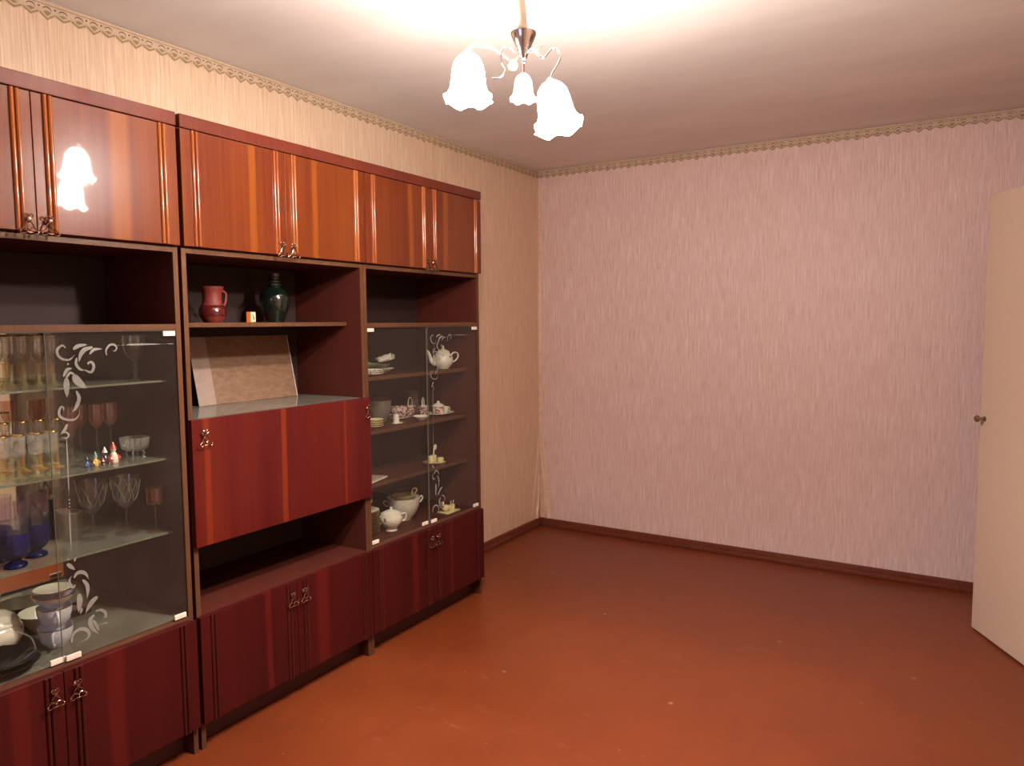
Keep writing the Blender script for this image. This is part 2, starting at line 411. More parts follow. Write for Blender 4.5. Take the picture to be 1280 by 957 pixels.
# paper border along the top of the walls, cut to points, with its lace print raised as relief
M['border'] = plain('border_paper', S((200,172,146)), 0.7)
M['lace'] = plain('lace_tan', S((152,124,86)), 0.7)
M['lacedot'] = plain('lace_dark', S((84,62,54)), 0.7)
def border(name, length, tf):
    """tf(u, d, z) -> xyz with u along the wall, d out from the wall"""
    m = MB(); per = 0.050; n = int(length/per)
    def wob(u): return 0.002+0.0015*math.sin(u*7.3)+0.001*math.sin(u*19)
    zt = H-0.001
    def quad(pts, d0, d1):
        k = len(pts); vs = [tf(u, d0+wob(u), z) for u, z in pts] + [tf(u, d1+wob(u), z) for u, z in pts]
        return vs, [tuple(range(k)), tuple(range(2*k-1, k-1, -1))] + [(i, (i+1) % k, k+(i+1) % k, k+i) for i in range(k)]
    for i in range(n):
        u = i*per; big = 0.004 if i % 3 == 1 else (0.0 if i % 3 else -0.002)
        m.add(*quad([(u, zt), (u+per, zt), (u+per, H-0.043), (u+per/2, H-0.056-big), (u, H-0.043)], 0.0, 0.0012))
    o = struct(m.build(name, M['border']))
    ml = MB(); md = MB()
    for i in range(n):
        u = i*per; big = 0.004 if i % 3 == 1 else (0.0 if i % 3 else -0.002)
        # tan outline of the point
        w_ = 0.0055
        for (a, b) in (((u+0.002, H-0.041), (u+per/2, H-0.0545-big)), ((u+per/2, H-0.0545-big), (u+per-0.002, H-0.041))):
            ml.add(*quad([a, b, (b[0], b[1]+w_), (a[0], a[1]+w_)], 0.0012, 0.0024))
        ml.add(*quad([(u+0.012, H-0.034), (u+per/2, H-0.043-big), (u+per-0.012, H-0.034), (u+per/2, H-0.030)], 0.0012, 0.002))
        # loop over the point
        pts = [(u+per/2+0.013*math.cos(t), H-0.026+0.009*math.sin(t)) for t in [PI*k/8 for k in range(9)]]
        for a, b in zip(pts[:-1], pts[1:]):
            md.add(*quad([a, b, (b[0], b[1]-0.003), (a[0], a[1]-0.003)], 0.0012, 0.0022))
        if i % 3 != 2:
            md.add(*quad([(u+per+0.003*math.cos(t), H-0.021+0.003*math.sin(t)) for t in [PI*k/3 for k in range(6)]], 0.0012, 0.0024))
        ml.add(*quad([(u, H-0.010), (u+per, H-0.010), (u+per, H-0.0125), (u, H-0.0125)], 0.0012, 0.0018))
    a = ml.build('lace_print', M['lace'], o); a['kind'] = 'stuff'
    b = md.build('lace_loops', M['lacedot'], o); b['kind'] = 'stuff'
border('trim_1', 6.25, lambda u, d, z: (WX+d, -u, z))
border('trim_2', 3.0, lambda u, d, z: (WX+u, -d, z))

# loose wallpaper bulging in the far corner, gathered in folds near the floor
def fold():
    m = MB(); nz, na = 60, 22; n0 = 0
    for i in range(nz+1):
        z = 0.035+(2.43-0.035)*i/nz
        low = max(0.0, 1-z/0.75)
        half = 0.020+0.12*low**1.3
        for k in range(na+1):
            t = k/na*2-1
            # from left wall (t=-1) to back wall (t=1), a soft concave bridge
            s_ = abs(t)**1.6*half
            x = s_ if t > 0 else 0; y = -s_ if t < 0 else 0
            out = 0.006*(1-abs(t)**2)*(1+0.5*math.sin(z*5))
            fo = 0.010*low*math.sin(t*11+z*9*(1 if t > 0 else -1))*(1-abs(t)**4)
            fo += 0.006*low*math.sin(t*23-z*14)*(1-abs(t)**4)
            q = (out+fo+0.0015)*0.8
            m.v.append((WX+x+max(0.0008, q if t <= 0 else q*0.8), y-max(0.0008, q if t >= 0 else q*0.8), z))
    for i in range(nz):
        for k in range(na):
            a = i*(na+1)+k; m.f.append((a, a+1, a+na+2, a+na+1))
    o = m.build('loose_corner_paper', M['loose'], wb, smooth_=True)
fold()

# the open door at the right: leaf swung into the room
dfx, dfy, dhx, dhy = 2.642, -0.549, 3.0165, -1.257
ux, uy = 0.46812, -0.88367
door = MB(); th = 0.038
L = 0.80
# local frame: u from free edge to hinge, v = normal (away from camera)
nx, ny = 0.88367, 0.46812
door.cbox(0, L, 0, th, 0.008, 2.008, b=0.003)
do = door.build('door_1', M['cream'])
do.location = (dfx, dfy, 0); do.rotation_euler = (0, 0, math.atan2(uy, ux)); struct(do)
kn = MB().lathe([(0.0001,0.0),(0.011,0.0),(0.011,0.004),(0.006,0.006),(0.006,0.024),(0.014,0.028),(0.016,0.036),(0.012,0.043),(0.0001,0.045)], 16)
kn.v = [(x, -z, y) for x, y, z in kn.v]
k1 = kn.build('door_knob', M['brass'], do, True); k1.location = (0.035, 0, 1.0); k1['label'] = 'small worn brass knob'
kn2 = MB().cbox(-0.002, 0.001, 0.008, 0.030, 0.94, 1.06, 0.0005).cbox(-0.010, 0.0, 0.013, 0.024, 0.995, 1.012, 0.002)
k2 = kn2.build('latch', M['brass'], do, True); k2['label'] = 'brass latch plate with its bolt'

# ------------------------------------------------------------------ wall units
D, T = 0.400, 0.018
ZB0, ZB1, ZU0, ZU1, ZC = 0.096, 0.468, 1.7045, 2.077, 2.122
PT = 0.017
YU = [(-3.927, -3.071), (-3.058, -2.2135), (-2.2115, -1.348)]

def handle_mesh():
    m = MB()
    m.lathe([(0.0001,0),(0.008,0),(0.0085,0.003),(0.005,0.006),(0.004,0.010),(0.0065,0.013),(0.005,0.017),(0.0001,0.018)], 12)
    m.v = [(z, x, y) for x, y, z in m.v]
    x = 0.013
    def arc(p, r=0.0017): m.tube(smooth([(x+q[2] if len(q) > 2 else x, q[0], q[1]) for q in p], 5), r, 6)
    # drop bail shaped like a bow
    arc([(0,-0.002),(-0.008,-0.010),(-0.012,-0.020),(-0.021,-0.028),(-0.022,-0.034),(-0.014,-0.036),(-0.006,-0.032,0.003),(0,-0.034,0.004),(0.006,-0.032,0.003),(0.014,-0.036),(0.022,-0.034),(0.021,-0.028),(0.012,-0.020),(0.008,-0.010),(0,-0.002)])
    arc([(-0.012,-0.020),(-0.005,-0.021),(0,-0.026,0.002),(0.005,-0.021),(0.012,-0.020)], 0.0014)
    arc([(-0.004,0.004),(-0.011,0.010),(-0.006,0.015),(0,0.009),(0.006,0.015),(0.011,0.010),(0.004,0.004)], 0.0014)
    m.ball((x, -0.021, -0.030), 0.0032, 8); m.ball((x, 0.021, -0.030), 0.0032, 8); m.ball((x+0.003, 0, -0.033), 0.0034, 8)
    m.ball((x, 0, 0.012), 0.003, 8)
    return m
hproto = None
def add_handle(parent, y, z, root):
    global hproto
    if hproto is None:
        hproto = handle_mesh().build('handle', M['bronze'], parent, True); o = hproto
        hproto['label'] = 'bow-shaped antique bronze drop handle'
    else:
        o = hproto.copy(); col.objects.link(o); o.parent = parent
    o.location = (D+T-0.0003, y-root[1], z-root[2]); o.scale = (1.05,)*3
    return o

def moulding(y, z0, z1):
    """double-bead vertical moulding, as a profile pulled from z0 to z1"""
    m = MB(); prof = []
    r = 0.0062; x0 = D+T-0.0005
    for cy in (-0.0068, 0.0068):
        for k in range(0, 9):
            a = PI*k/8
            prof.append((x0+0.0015+r*1.05*math.sin(a), y+cy-r*math.cos(a)))
    prof = [(x0, y-0.0135)] + prof + [(x0, y+0.0135)]
    n = len(prof)
    m.add([(x, yy, z0) for x, yy in prof]+[(x, yy, z1) for x, yy in prof],
          [(i, i+1, n+i+1, n+i) for i in range(n-1)] + [tuple(range(n)), tuple(range(n, 2*n))])
    return m

def doors(root, rl, y0, y1, z0, z1, mat, mmat, hz, hoff=0.026):
    mid = (y0+y1)/2
    for k, (a, b) in enumerate(((y0+0.001, mid-0.001), (mid+0.001, y1-0.001))):
        d = MB().cbox(D+0.001, D+T, a, b, z0, z1, b=0.0012).build('door', mat, root, world=rl)
        for q in ((a+0.050, b-0.040) if k == 0 else (a+0.040, b-0.050)):
            moulding(q, z0+0.001, z1-0.001).build('moulding', mmat, d, True, world=rl)
        add_handle(d, (b-hoff) if k == 0 else (a+hoff), hz, rl)

# upper cabinets (separate boxes standing on the tall carcasses)
UL = ['upper cabinet at the left picture edge, its glossy door mirroring the lit chandelier',
      'middle upper cabinet of orange-brown veneer above the shelf with the jug and vase',
      'shortest-looking upper cabinet at the far right end of the wall unit']
for i, (a, b) in enumerate(YU):
    rl = (0, a, ZU0)
    r = thing('upper_cabinet', UL[i], 'cabinet', rl, 'upper cabinets of the wall unit')
    MB().box(0, D, a, a+PT, ZU0-0.002, ZC-0.02).build('side_panel', M['inner'], r, world=rl)
    MB().box(0, D, b-PT, b, ZU0-0.002, ZC-0.02).build('side_panel', M['inner'], r, world=rl)
    MB().box(0.01, D-0.001, a+PT, b-PT, ZU0-0.002, ZU0+0.014).build('bottom_panel', M['inner'], r, world=rl)
    MB().box(0.01, D, a+PT, b-PT, ZU1, ZU1+0.016).build('top_panel', M['inner'], r, world=rl)
    MB().cbox(D-0.02, D+T+0.002, a, b, ZU1+0.003, ZC, b=0.002).build('cornice', M['cornice'], r, world=rl)
    MB().box(0, 0.006, a+PT, b-PT, ZU0, ZC-0.02).build('back_panel', M['innerback'], r, world=rl)
    doors(r, rl, a, b, ZU0+0.001, ZU1, M['upper'], M['mould'], 1.735)

WL = ['tall crystal display unit with mirror back and glass shelves, leftmost of the wall unit',
      'middle bar unit with dark red drop-down flap and open niche above lower doors',
      'narrow-looking china display unit with etched sliding glass, right end of the wall unit']
roots = []
for i, (a, b) in enumerate(YU):
    rl = (0, a, 0)
    r = thing('wall_unit', WL[i], 'wall unit', rl, 'tall units of the wall unit'); roots.append((r, rl))
    for (p, q) in ((a, a+PT), (b-PT, b)):
        s_ = MB().box(0, D-0.002, p, q, 0, ZU0-0.0045).build('side_panel', M['inner'], r, world=rl)
        MB().cbox(D-0.002, D, p, q, 0, ZU0-0.0045, b=0.0004).build('edge_band', M['edge'], s_, world=rl)
    def hshelf(nm, z1, th=0.017, x=D, x0=0.006, mat=M['inner']):
        s_ = MB().box(x0, x-0.002, a+PT, b-PT, z1-th, z1).build(nm, mat, r, world=rl)
        MB().cbox(x-0.002, x, a+PT, b-PT, z1-th, z1, b=0.0004).build('edge_band', M['edge'] if nm != 'base_board' else M['inner'], s_, world=rl)
    hshelf('top_panel', ZU0-0.0045, 0.016)
    hshelf('base_board', 0.4725, 0.017)
    if i == 1:
        hshelf('shelf', 1.4585, 0.016, 0.315)
        hshelf('bar_floor', 1.134, 0.016, 0.398)
        hshelf('bar_bottom', 0.722, 0.016, 0.398)
    else:
        hshelf('niche_shelf', 1.454, 0.018)
    MB().box(0, 0.006, a+PT, b-PT, 0.05, ZU0-0.02).build('back_panel', M['innerback'], r, world=rl)
    MB().box(0.325, 0.341, a+PT, b-PT, 0, ZB0+0.01).build('plinth', M['plinth'], r, world=rl)
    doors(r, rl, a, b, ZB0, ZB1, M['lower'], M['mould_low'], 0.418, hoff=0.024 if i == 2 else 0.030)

# bar flap of the middle unit
r, rl = roots[1]; a, b = YU[1]
fl = MB().cbox(D+0.001, D+T, a-0.001, b+0.008, 0.708, 1.138, b=0.0015).build('flap_door', M['flap'], r, world=rl)
add_handle(fl, -3.016, 1.086, rl); add_handle(fl, -2.225, 1.092, rl)
MB().box(0.04, 0.385, a+PT+0.003, b-PT-0.003, 1.134, 1.138).build('glass_sheet', M['shelfglass'], r, world=rl)

# etched ornament of the sliding panes: (width, [(offset from pane edge, z)])
ORN = [
(0.008, [(0.03, 1.388), (0.024, 1.395), (0.016, 1.393), (0.007, 1.383), (0.009, 1.368), (0.02, 1.357), (0.037, 1.354), (0.047, 1.36), (0.054, 1.368)]),
(0.012, [(0.051, 1.383), (0.066, 1.393), (0.092, 1.396)]),
(0.014, [(0.107, 1.388), (0.084, 1.382), (0.071, 1.367), (0.065, 1.346)]),
(0.009, [(0.06, 1.359), (0.057, 1.342), (0.067, 1.326), (0.081, 1.321)]),
(0.009, [(0.097, 1.368), (0.111, 1.381), (0.135, 1.382)]),
(0.007, [(0.147, 1.362), (0.146, 1.378), (0.158, 1.393), (0.172, 1.393), (0.178, 1.383), (0.171, 1.374), (0.164, 1.379)]),
(0.009, [(0.081, 1.323), (0.098, 1.315), (0.107, 1.33), (0.102, 1.344), (0.091, 1.342), (0.093, 1.336)]),
(0.007, [(0.034, 1.345), (0.035, 1.339)]),
(0.01, [(0.02, 1.307), (0.031, 1.326), (0.046, 1.329)]),
(0.008, [(0.025, 1.298), (0.039, 1.317), (0.055, 1.306)]),
(0.018, [(0.028, 1.303), (0.027, 1.279), (0.027, 1.247)]),
(0.024, [(0.049, 1.31), (0.06, 1.29), (0.083, 1.269)]),
(0.012, [(0.053, 1.264), (0.06, 1.242), (0.05, 1.216), (0.039, 1.204)]),
(0.008, [(0.016, 1.211), (0.015, 1.22), (0.009, 1.221), (0.003, 1.21), (0.005, 1.195), (0.023, 1.184), (0.044, 1.182), (0.057, 1.194), (0.06, 1.211)]),
(0.009, [(0.023, 1.171), (0.016, 1.157), (0.003, 1.144)]),
(0.005, [(0.011, 1.147), (0.019, 1.148), (0.026, 1.139), (0.018, 1.131), (0.008, 1.137)]),
(0.004, [(0.183, 1.391), (0.186, 1.391)]), (0.004, [(0.193, 1.391), (0.196, 1.391)]), (0.004, [(0.200, 1.391), (0.203, 1.391)]),
(0.006, [(0.209, 1.392), (0.265, 1.392), (0.328, 1.391)]),
(0.004, [(0.335, 1.391), (0.338, 1.391)]), (0.003, [(0.343, 1.391), (0.368, 1.391)]),
(0.004, [(0.019, 1.129), (0.018, 1.038), (0.017, 0.963)]),
(0.006, [(0.017, 0.955), (0.017, 0.950)]), (0.006, [(0.017, 0.945), (0.017, 0.940)]), (0.006, [(0.017, 0.935), (0.017, 0.930)]),
(0.004, [(0.016, 0.925), (0.015, 0.88), (0.015, 0.80)]),
(0.008, [(0.002, 0.779), (0.009, 0.784)]), (0.012, [(0.001, 0.769), (0.01, 0.759), (0.022, 0.745)]),
(0.007, [(0.02, 0.773), (0.023, 0.774), (0.027, 0.782)]),
(0.009, [(0.02, 0.702), (0.015, 0.696), (0.007, 0.702), (0.005, 0.72), (0.013, 0.73)]),
(0.012, [(0.018, 0.722), (0.027, 0.733), (0.041, 0.733), (0.053, 0.722), (0.059, 0.705)]),
(0.012, [(0.042, 0.709), (0.053, 0.692), (0.055, 0.672), (0.051, 0.65)]),
(0.018, [(0.029, 0.671), (0.03, 0.647), (0.025, 0.617)]), (0.016, [(0.082, 0.646), (0.063, 0.633), (0.045, 0.608)]),
(0.01, [(0.036, 0.627), (0.03, 0.611)]),
(0.009, [(0.074, 0.603), (0.087, 0.603), (0.101, 0.592), (0.104, 0.577), (0.094, 0.578)]),
(0.014, [(0.07, 0.594), (0.057, 0.582), (0.062, 0.557), (0.08, 0.531)]),
(0.01, [(0.066, 0.579), (0.075, 0.559), (0.081, 0.54)]), (0.006, [(0.082, 0.56), (0.111, 0.556)]),
(0.011, [(0.001, 0.535), (0.007, 0.558), (0.025, 0.566), (0.043, 0.559), (0.052, 0.544), (0.045, 0.53), (0.024, 0.527)]),
]
def pane(root, rl, y0, y1, x, front, scale=1.0, off=0.0):
    o = MB().box(x, x+0.004, y0, y1, 0.481, 1.432).build('glass_pane', M['pane'] if front != 'clear' else M['pane_clear'], root, world=rl)
    e = MB().box(x, x+0.004, y0-0.0008, y0, 0.481, 1.432).box(x, x+0.004, y0, y1, 1.432, 1.4328).build('pane_edge', M['glassedge'], o, world=rl)
    if front == 'etched':
        m = MB()
        for wd, pts in ORN:
            m.ribbon([(y0+0.024+p[0]*scale+off, p[1]) for p in pts], wd*(0.92 if scale == 1 else 0.62), x+0.0042)
        m.build('etched_scroll', M['etch'], o, world=rl)['label'] = 'frosted scroll ornament etched on the pane'
    return o
def clip(p, y, z, rl, x):
    MB().cbox(x, x+0.007, y-0.021, y+0.021, z-0.008, z+0.008, b=0.0015).build('clip', M['clip'], p, world=rl)
for i in (0, 2):
    r, rl = roots[i]; a, b = YU[i]
    MB().box(0.380, 0.3985, a+PT, b-PT, 1.4325, 1.436).build('top_track', M['track'], r, world=rl)
    MB().box(0.380, 0.3985, a+PT, b-PT, 0.4725, 0.476).box(0.3835, 0.385, a+PT, b-PT, 0.476, 0.483).box(0.3905, 0.392, a+PT, b-PT, 0.476, 0.483).box(0.397, 0.3985, a+PT, b-PT, 0.476, 0.483).build('bottom_track', M['rail'], r, world=rl)
r, rl = roots[0]; a, b = YU[0]
p1 = pane(r, rl, -3.487, b-PT-0.001, 0.3925, 'etched', 1.0)
clip(p1, b-PT-0.026, 1.424, rl, 0.3965); clip(p1, b-PT-0.03, 0.494, rl, 0.3965); clip(p1, -3.46, 0.494, rl, 0.3965)
p2 = pane(r, rl, a+PT+0.001, -3.462, 0.3855, 'clear')
clip(p2, -3.50, 0.494, rl, 0.3895)
MB().box(0.0065, 0.0095, a+PT+0.001, b-PT-0.001, 0.479, 1.434).build('mirror_back', M['mirror'], r, world=rl)
MB().box(0.012, 0.378, a+PT+0.002, b-PT-0.002, 0.473, 0.4775).build('glass_sheet', M['shelfglass'], r, world=rl)
for z in (1.271, 1.012, 0.764):
    g = MB().box(0.012, 0.333, a+PT+0.0005, b-PT-0.0005, z-0.006, z).build('glass_shelf', M['shelfglass'], r, world=rl)
    MB().box(0.333, 0.3338, a+PT+0.0005, b-PT-0.0005, z-0.006, z).build('shelf_edge', M['glassedge'], g, world=rl)
r, rl = roots[2]; a, b = YU[2]
p1 = pane(r, rl, -1.785, b-PT-0.001, 0.3925, 'etched', 0.96)
clip(p1, b-PT-0.028, 1.424, rl, 0.3965); clip(p1, b-PT-0.03, 0.494, rl, 0.3965); clip(p1, -1.755, 0.494, rl, 0.3965)
p2 = pane(r, rl, a+PT+0.001, -1.762, 0.3855, 'plain')
clip(p2, a+PT+0.026, 1.424, rl, 0.3895); clip(p2, a+PT+0.03, 0.494, rl, 0.3895); clip(p2, -1.815, 0.494, rl, 0.3895)
for z in (1.215, 0.972, 0.732):
    s_ = MB().box(0.007, 0.328, a+PT, b-PT, z-0.017, z).build('shelf', M['inner'], r, world=rl)
    MB().cbox(0.328, 0.330, a+PT, b-PT, z-0.017, z, b=0.0004).build('edge_band', M['edge'], s_, world=rl)

# ------------------------------------------------------------------ things in the middle unit
# hardboard sheet leaning at the back of the bar
t = thing('leaning_board', 'pale brown board leaning at the back of the open bar niche', 'board', (0.075, -2.54, 1.1385))
ang = math.atan2(0.058, 0.266)
def lean(name, y0, y1, x0, x1, h, mat):
    m = MB().cbox(x0, x1, y0, y1, 0, h, b=0.0006)
    ca, sa = math.cos(ang), math.sin(ang)
    m.v = [(x*ca - z*sa, y, x*sa + z*ca) for x, y, z in m.v]
    return m.build(name, mat, t)
lean('panel', -0.166, 0.242, -0.004, 0.0, 0.272, M['board'])
lean('pale_strip', -0.245, -0.1662, -0.004, 0.0, 0.272, M['silverpaper'])['label'] = 'pale grey strip along the left side'
lean('edge_strip', 0.2422, 0.2450, -0.005, 0.001, 0.272, M['white'])['label'] = 'thin white edge'

def jug():
    t = thing('clay_jug', 'red clay jug with dark glazed belly and handle', 'jug', (0.2, -2.802, 1.4588))
    prof = [(0.0001,0),(0.030,0),(0.034,0.004),(0.047,0.026),(0.049,0.040),(0.045,0.055),(0.036,0.068),(0.0335,0.078),(0.0335,0.105),(0.036,0.118),(0.041,0.128),(0.041,0.132),(0.037,0.132),(0.031,0.115),(0.029,0.08),(0.040,0.05),(0.0001,0.008)]
    MB().lathe(prof, 32).build('body', M['clay'], t, True)
    MB().lathe([(0.0475,0.024),(0.0502,0.032),(0.0502,0.042),(0.0465,0.054),(0.040,0.0635)], 32).build('glaze_band', M['glazedclay'], t, True)['label'] = 'dark glossy band around the belly'
    m = MB().tube(smooth([(0,0.038,0.118),(0,0.055,0.113),(0,0.060,0.095),(0,0.054,0.070),(0,0.043,0.058)], 6), 0.0052, 10)
    m.build('handle', M['clay'], t, True)
jug()
def icon():
    t = thing('small_box', 'tiny white picture box with orange edges between jug and vase', 'box', (0.270, -2.687, 1.4588), rz=0.35)
    MB().cbox(-0.009, 0.009, -0.018, 0.018, 0, 0.040, b=0.001).build('case', plain('orange_card', S((214,120,50)), 0.5), t)
    MB().box(0.009, 0.0094, -0.0155, 0.0155, 0.003, 0.038).build('face', plain('cream_card', S((240,222,190)), 0.5), t)
    m = MB()
    m.ribbon([(-0.001,0.034),(-0.004,0.028),(0.001,0.022),(-0.003,0.015),(0.004,0.009)], 0.006, 0.0094, 0.0003)
    m.ribbon([(0.005,0.020),(0.007,0.013),(0.002,0.008)], 0.006, 0.0094, 0.0003)
    m.build('printed_figure', plain('brown_ink', S((110,60,30)), 0.6), t)
icon()
def vase():
    t = thing('green_vase', 'dark green glazed vase with ringed neck', 'vase', (0.2, -2.512, 1.4588))
    prof = [(0.0001,0),(0.034,0),(0.035,0.004),(0.045,0.030),(0.057,0.068),(0.060,0.090),(0.055,0.116),(0.042,0.131),(0.026,0.139),(0.0235,0.143),(0.029,0.148),(0.029,0.152),(0.021,0.156),(0.025,0.163),(0.024,0.167),(0.019,0.171),(0.021,0.180),(0.026,0.191),(0.026,0.194),(0.021,0.193),(0.016,0.175),(0.016,0.14),(0.0001,0.135)]
    MB().lathe(prof, 36).build('body', M['greenglaze'], t, True)
    m = MB().lathe([(0.0585,0.078),(0.0607,0.087),(0.0605,0.094),(0.0585,0.104)], 36)
    m.build('belly_ring', M['greenglaze'], t, True)
vase()

# ------------------------------------------------------------------ glassware builders (local z = 0 at the foot)
def wineglass(name, label, group, rb, hb, ht, rf, bowl_m, stem_m, rim=None, shape='tulip', stem_r=0.003, knob=None):
    t = thing(name, label, 'glass', (0,0,0), group)
    hs = ht-hb
    MB().lathe([(0.0001,0.0),(rf,0.0),(rf,0.0015),(rf*0.5,0.004),(stem_r*1.6,0.008),(stem_r,0.014)], 20).build('foot', stem_m, t, True)
    prof = [(stem_r,0.014),(stem_r,hs*0.5),(stem_r*1.1,hs-0.006),(stem_r*2.2,hs)]
    if knob: prof = [(stem_r,0.014),(stem_r,hs*knob-0.006),(stem_r*2.6,hs*knob),(stem_r,hs*knob+0.006),(stem_r*1.1,hs-0.006),(stem_r*2.2,hs)]
    MB().lathe(prof, 12).build('stem', stem_m, t, True)
    P = {'tulip': [(0.12,0),(0.55,0.10),(0.88,0.28),(1.0,0.5),(0.97,0.8),(0.93,1.0)],
         'cone': [(0.12,0),(0.45,0.12),(0.70,0.32),(0.86,0.6),(0.95,0.85),(1.0,1.0)],
         'cup': [(0.15,0),(0.75,0.06),(0.95,0.2),(0.97,0.6),(1.0,1.0)],
         'fluted': [(0.12,0),(0.62,0.16),(0.90,0.42),(1.0,0.7),(0.99,1.0)]}[shape]
    P = smooth(P, 3)
    o = [(rb*r, hs+hb*z) for r, z in P]; inn = [(max(0.0003, rb*r-0.0014), hs+hb*z+(0.002 if z < 0.1 else 0)) for r, z in reversed(P)]
    MB().lathe(o+inn, 28).build('bowl', bowl_m, t, True)
    if rim: MB().lathe([(o[-1][0]+0.0002, ht-0.0035),(o[-1][0]+0.0006, ht-0.001),(o[-1][0], ht+0.0004),(o[-1][0]-0.0015, ht-0.001)], 28).build('rim', rim, t, True)
    return t

# top glass shelf: tall thick-stemmed glasses with pale gold stems
zA, zB, zC_, zD = 1.2712, 1.0122, 0.7642, 0.4777
g1 = wineglass('stemmed_glass', 'tall stemmed glass on the top glass shelf, nearest the left picture edge', 'stemmed glasses on the top glass shelf', 0.0195, 0.082, 0.152, 0.021, M['crystal'], M['palegold'], M['gold'], 'tulip', 0.0048)
g1.location = (0.245, -3.548, zA)
ords = ['second', 'third', 'fourth', 'fifth']
for k, (x, y) in enumerate([(0.232,-3.503),(0.215,-3.460),(0.212,-3.419),(0.205,-3.375)]):
    dup(g1, (x, y, zA), ords[k]+' glass from the left in the front row on the top glass shelf')
for k, (x, y) in enumerate([(0.13,-3.475),(0.12,-3.425),(0.11,-3.372),(0.10,-3.32)]):
    dup(g1, (x, y, zA), ['first','second','third','fourth'][k]+' glass from the left in the rear row on the top glass shelf')
g2 = wineglass('goblet', 'lone engraved goblet at the right end of the top glass shelf', None, 0.035, 0.085, 0.148, 0.031, M['crystal'], M['crystal'], None, 'fluted', 0.0050, 0.5)
g2.location = (0.280, -3.158, zA)
MB().lathe([(0.0352,0.118),(0.0354,0.1215),(0.0353,0.125)], 28).build('engraved_line', M['frost'], g2, True)

# second glass shelf
g3 = wineglass('frosted_goblet', 'short frosted goblet at the left picture edge on the second glass shelf', 'frosted goblets on the second glass shelf', 0.0205, 0.068, 0.128, 0.020, M['frost'], M['palegold'], M['gold'], 'cup', 0.006, 0.5)
g3.location = (0.262, -3.555, zB)
for k, (x, y) in enumerate([(0.262,-3.512),(0.270,-3.468),(0.268,-3.424)]):
    dup(g3, (x, y, zB), ords[k]+' frosted goblet from the left in the front row of the second glass shelf')
g4 = wineglass('amber_glass', 'clear glass on an amber stem, leftmost in the rear row of the second shelf', 'amber-stemmed glasses on the second glass shelf', 0.0190, 0.072, 0.152, 0.021, M['crystal'], M['amber'], M['gold'], 'tulip', 0.0045, 0.8)
g4.location = (0.150, -3.50, zB)
for k, (x, y) in enumerate([(0.158,-3.452),(0.160,-3.404),(0.175,-3.362)]):
    dup(g4, (x, y, zB), ords[k]+' amber-stemmed glass from the left in the rear row of the second shelf')
g5 = wineglass('rose_glass', 'rose-tinted tall wine glass, leftmost of four behind the figurines', 'rose-tinted wine glasses on the second glass shelf', 0.0215, 0.078, 0.186, 0.025, M['rose'], M['crystal'], None, 'tulip', 0.0028)
g5.location = (0.208, -3.332, zB)
for k, (x, y) in enumerate([(0.15,-3.275),(0.19,-3.243),(0.185,-3.196)]):
    dup(g5, (x, y, zB), ords[k]+' rose-tinted wine glass from the left behind the figurines')

def figurine(name, label, loc, body, head, hat, s=1.0, coat=None):
    t = thing(name, label, 'figurine', loc, 'ceramic figurines on the second glass shelf')
    MB().lathe([(0.0001,0),(0.012*s,0),(0.0135*s,0.006*s),(0.012*s,0.016*s),(0.008*s,0.026*s),(0.005*s,0.031*s),(0.0001,0.032*s)], 16).build('body', body, t, True)
    MB().ball((0,0,0.037*s), 0.0075*s, 12).build('head', head, t, True)
    MB().lathe([(0.0092*s,0.040*s),(0.008*s,0.043*s),(0.004*s,0.052*s),(0.0001,0.060*s)], 12).build('hat', hat, t, True)
    m = MB(); m.tube([(0.004*s,-0.009*s,0.022*s),(0.010*s,-0.013*s,0.014*s),(0.012*s,-0.008*s,0.010*s)], 0.0028*s, 8); m.tube([(0.004*s,0.009*s,0.022*s),(0.010*s,0.013*s,0.014*s),(0.012*s,0.008*s,0.010*s)], 0.0028*s, 8)
    m.build('arms', coat or body, t, True)
    MB().ball((0.006*s,-0.007*s,0.004*s), 0.005*s, 8).ball((0.006*s,0.007*s,0.004*s), 0.005*s, 8).build('shoes', hat, t, True)
fr = plain('figurine_red', S((206,62,52)), 0.2, 0, 0.6); fw = plain('figurine_white', S((236,220,206)), 0.2, 0, 0.6)
ft = plain('figurine_teal', S((50,130,128)), 0.2, 0, 0.6); fb = plain('figurine_black', S((36,34,40)), 0.2, 0, 0.6); fy = plain('figurine_yellow', S((224,178,96)), 0.2, 0, 0.6)
figurine('figurine', 'teal-hatted ceramic figurine with a yellow body, left of the figurine cluster', (0.262,-3.292,zB), fy, fw, ft, 0.78)
figurine('figurine', 'black and pink ceramic figurine in the middle of the figurine cluster', (0.262,-3.262,zB), fb, fb, fw, 0.95, fr)
figurine('figurine', 'white ceramic figurine with pointed red hat at the right of the cluster', (0.258,-3.232,zB), fw, fw, fr, 1.15, fr)
figurine('figurine', 'tiny blue ceramic figurine beside the stems of the rose-tinted glasses', (0.262,-3.318,zB), plain('figurine_blue', S((60,90,150)), 0.2, 0, 0.6), fb, fb, 0.6)

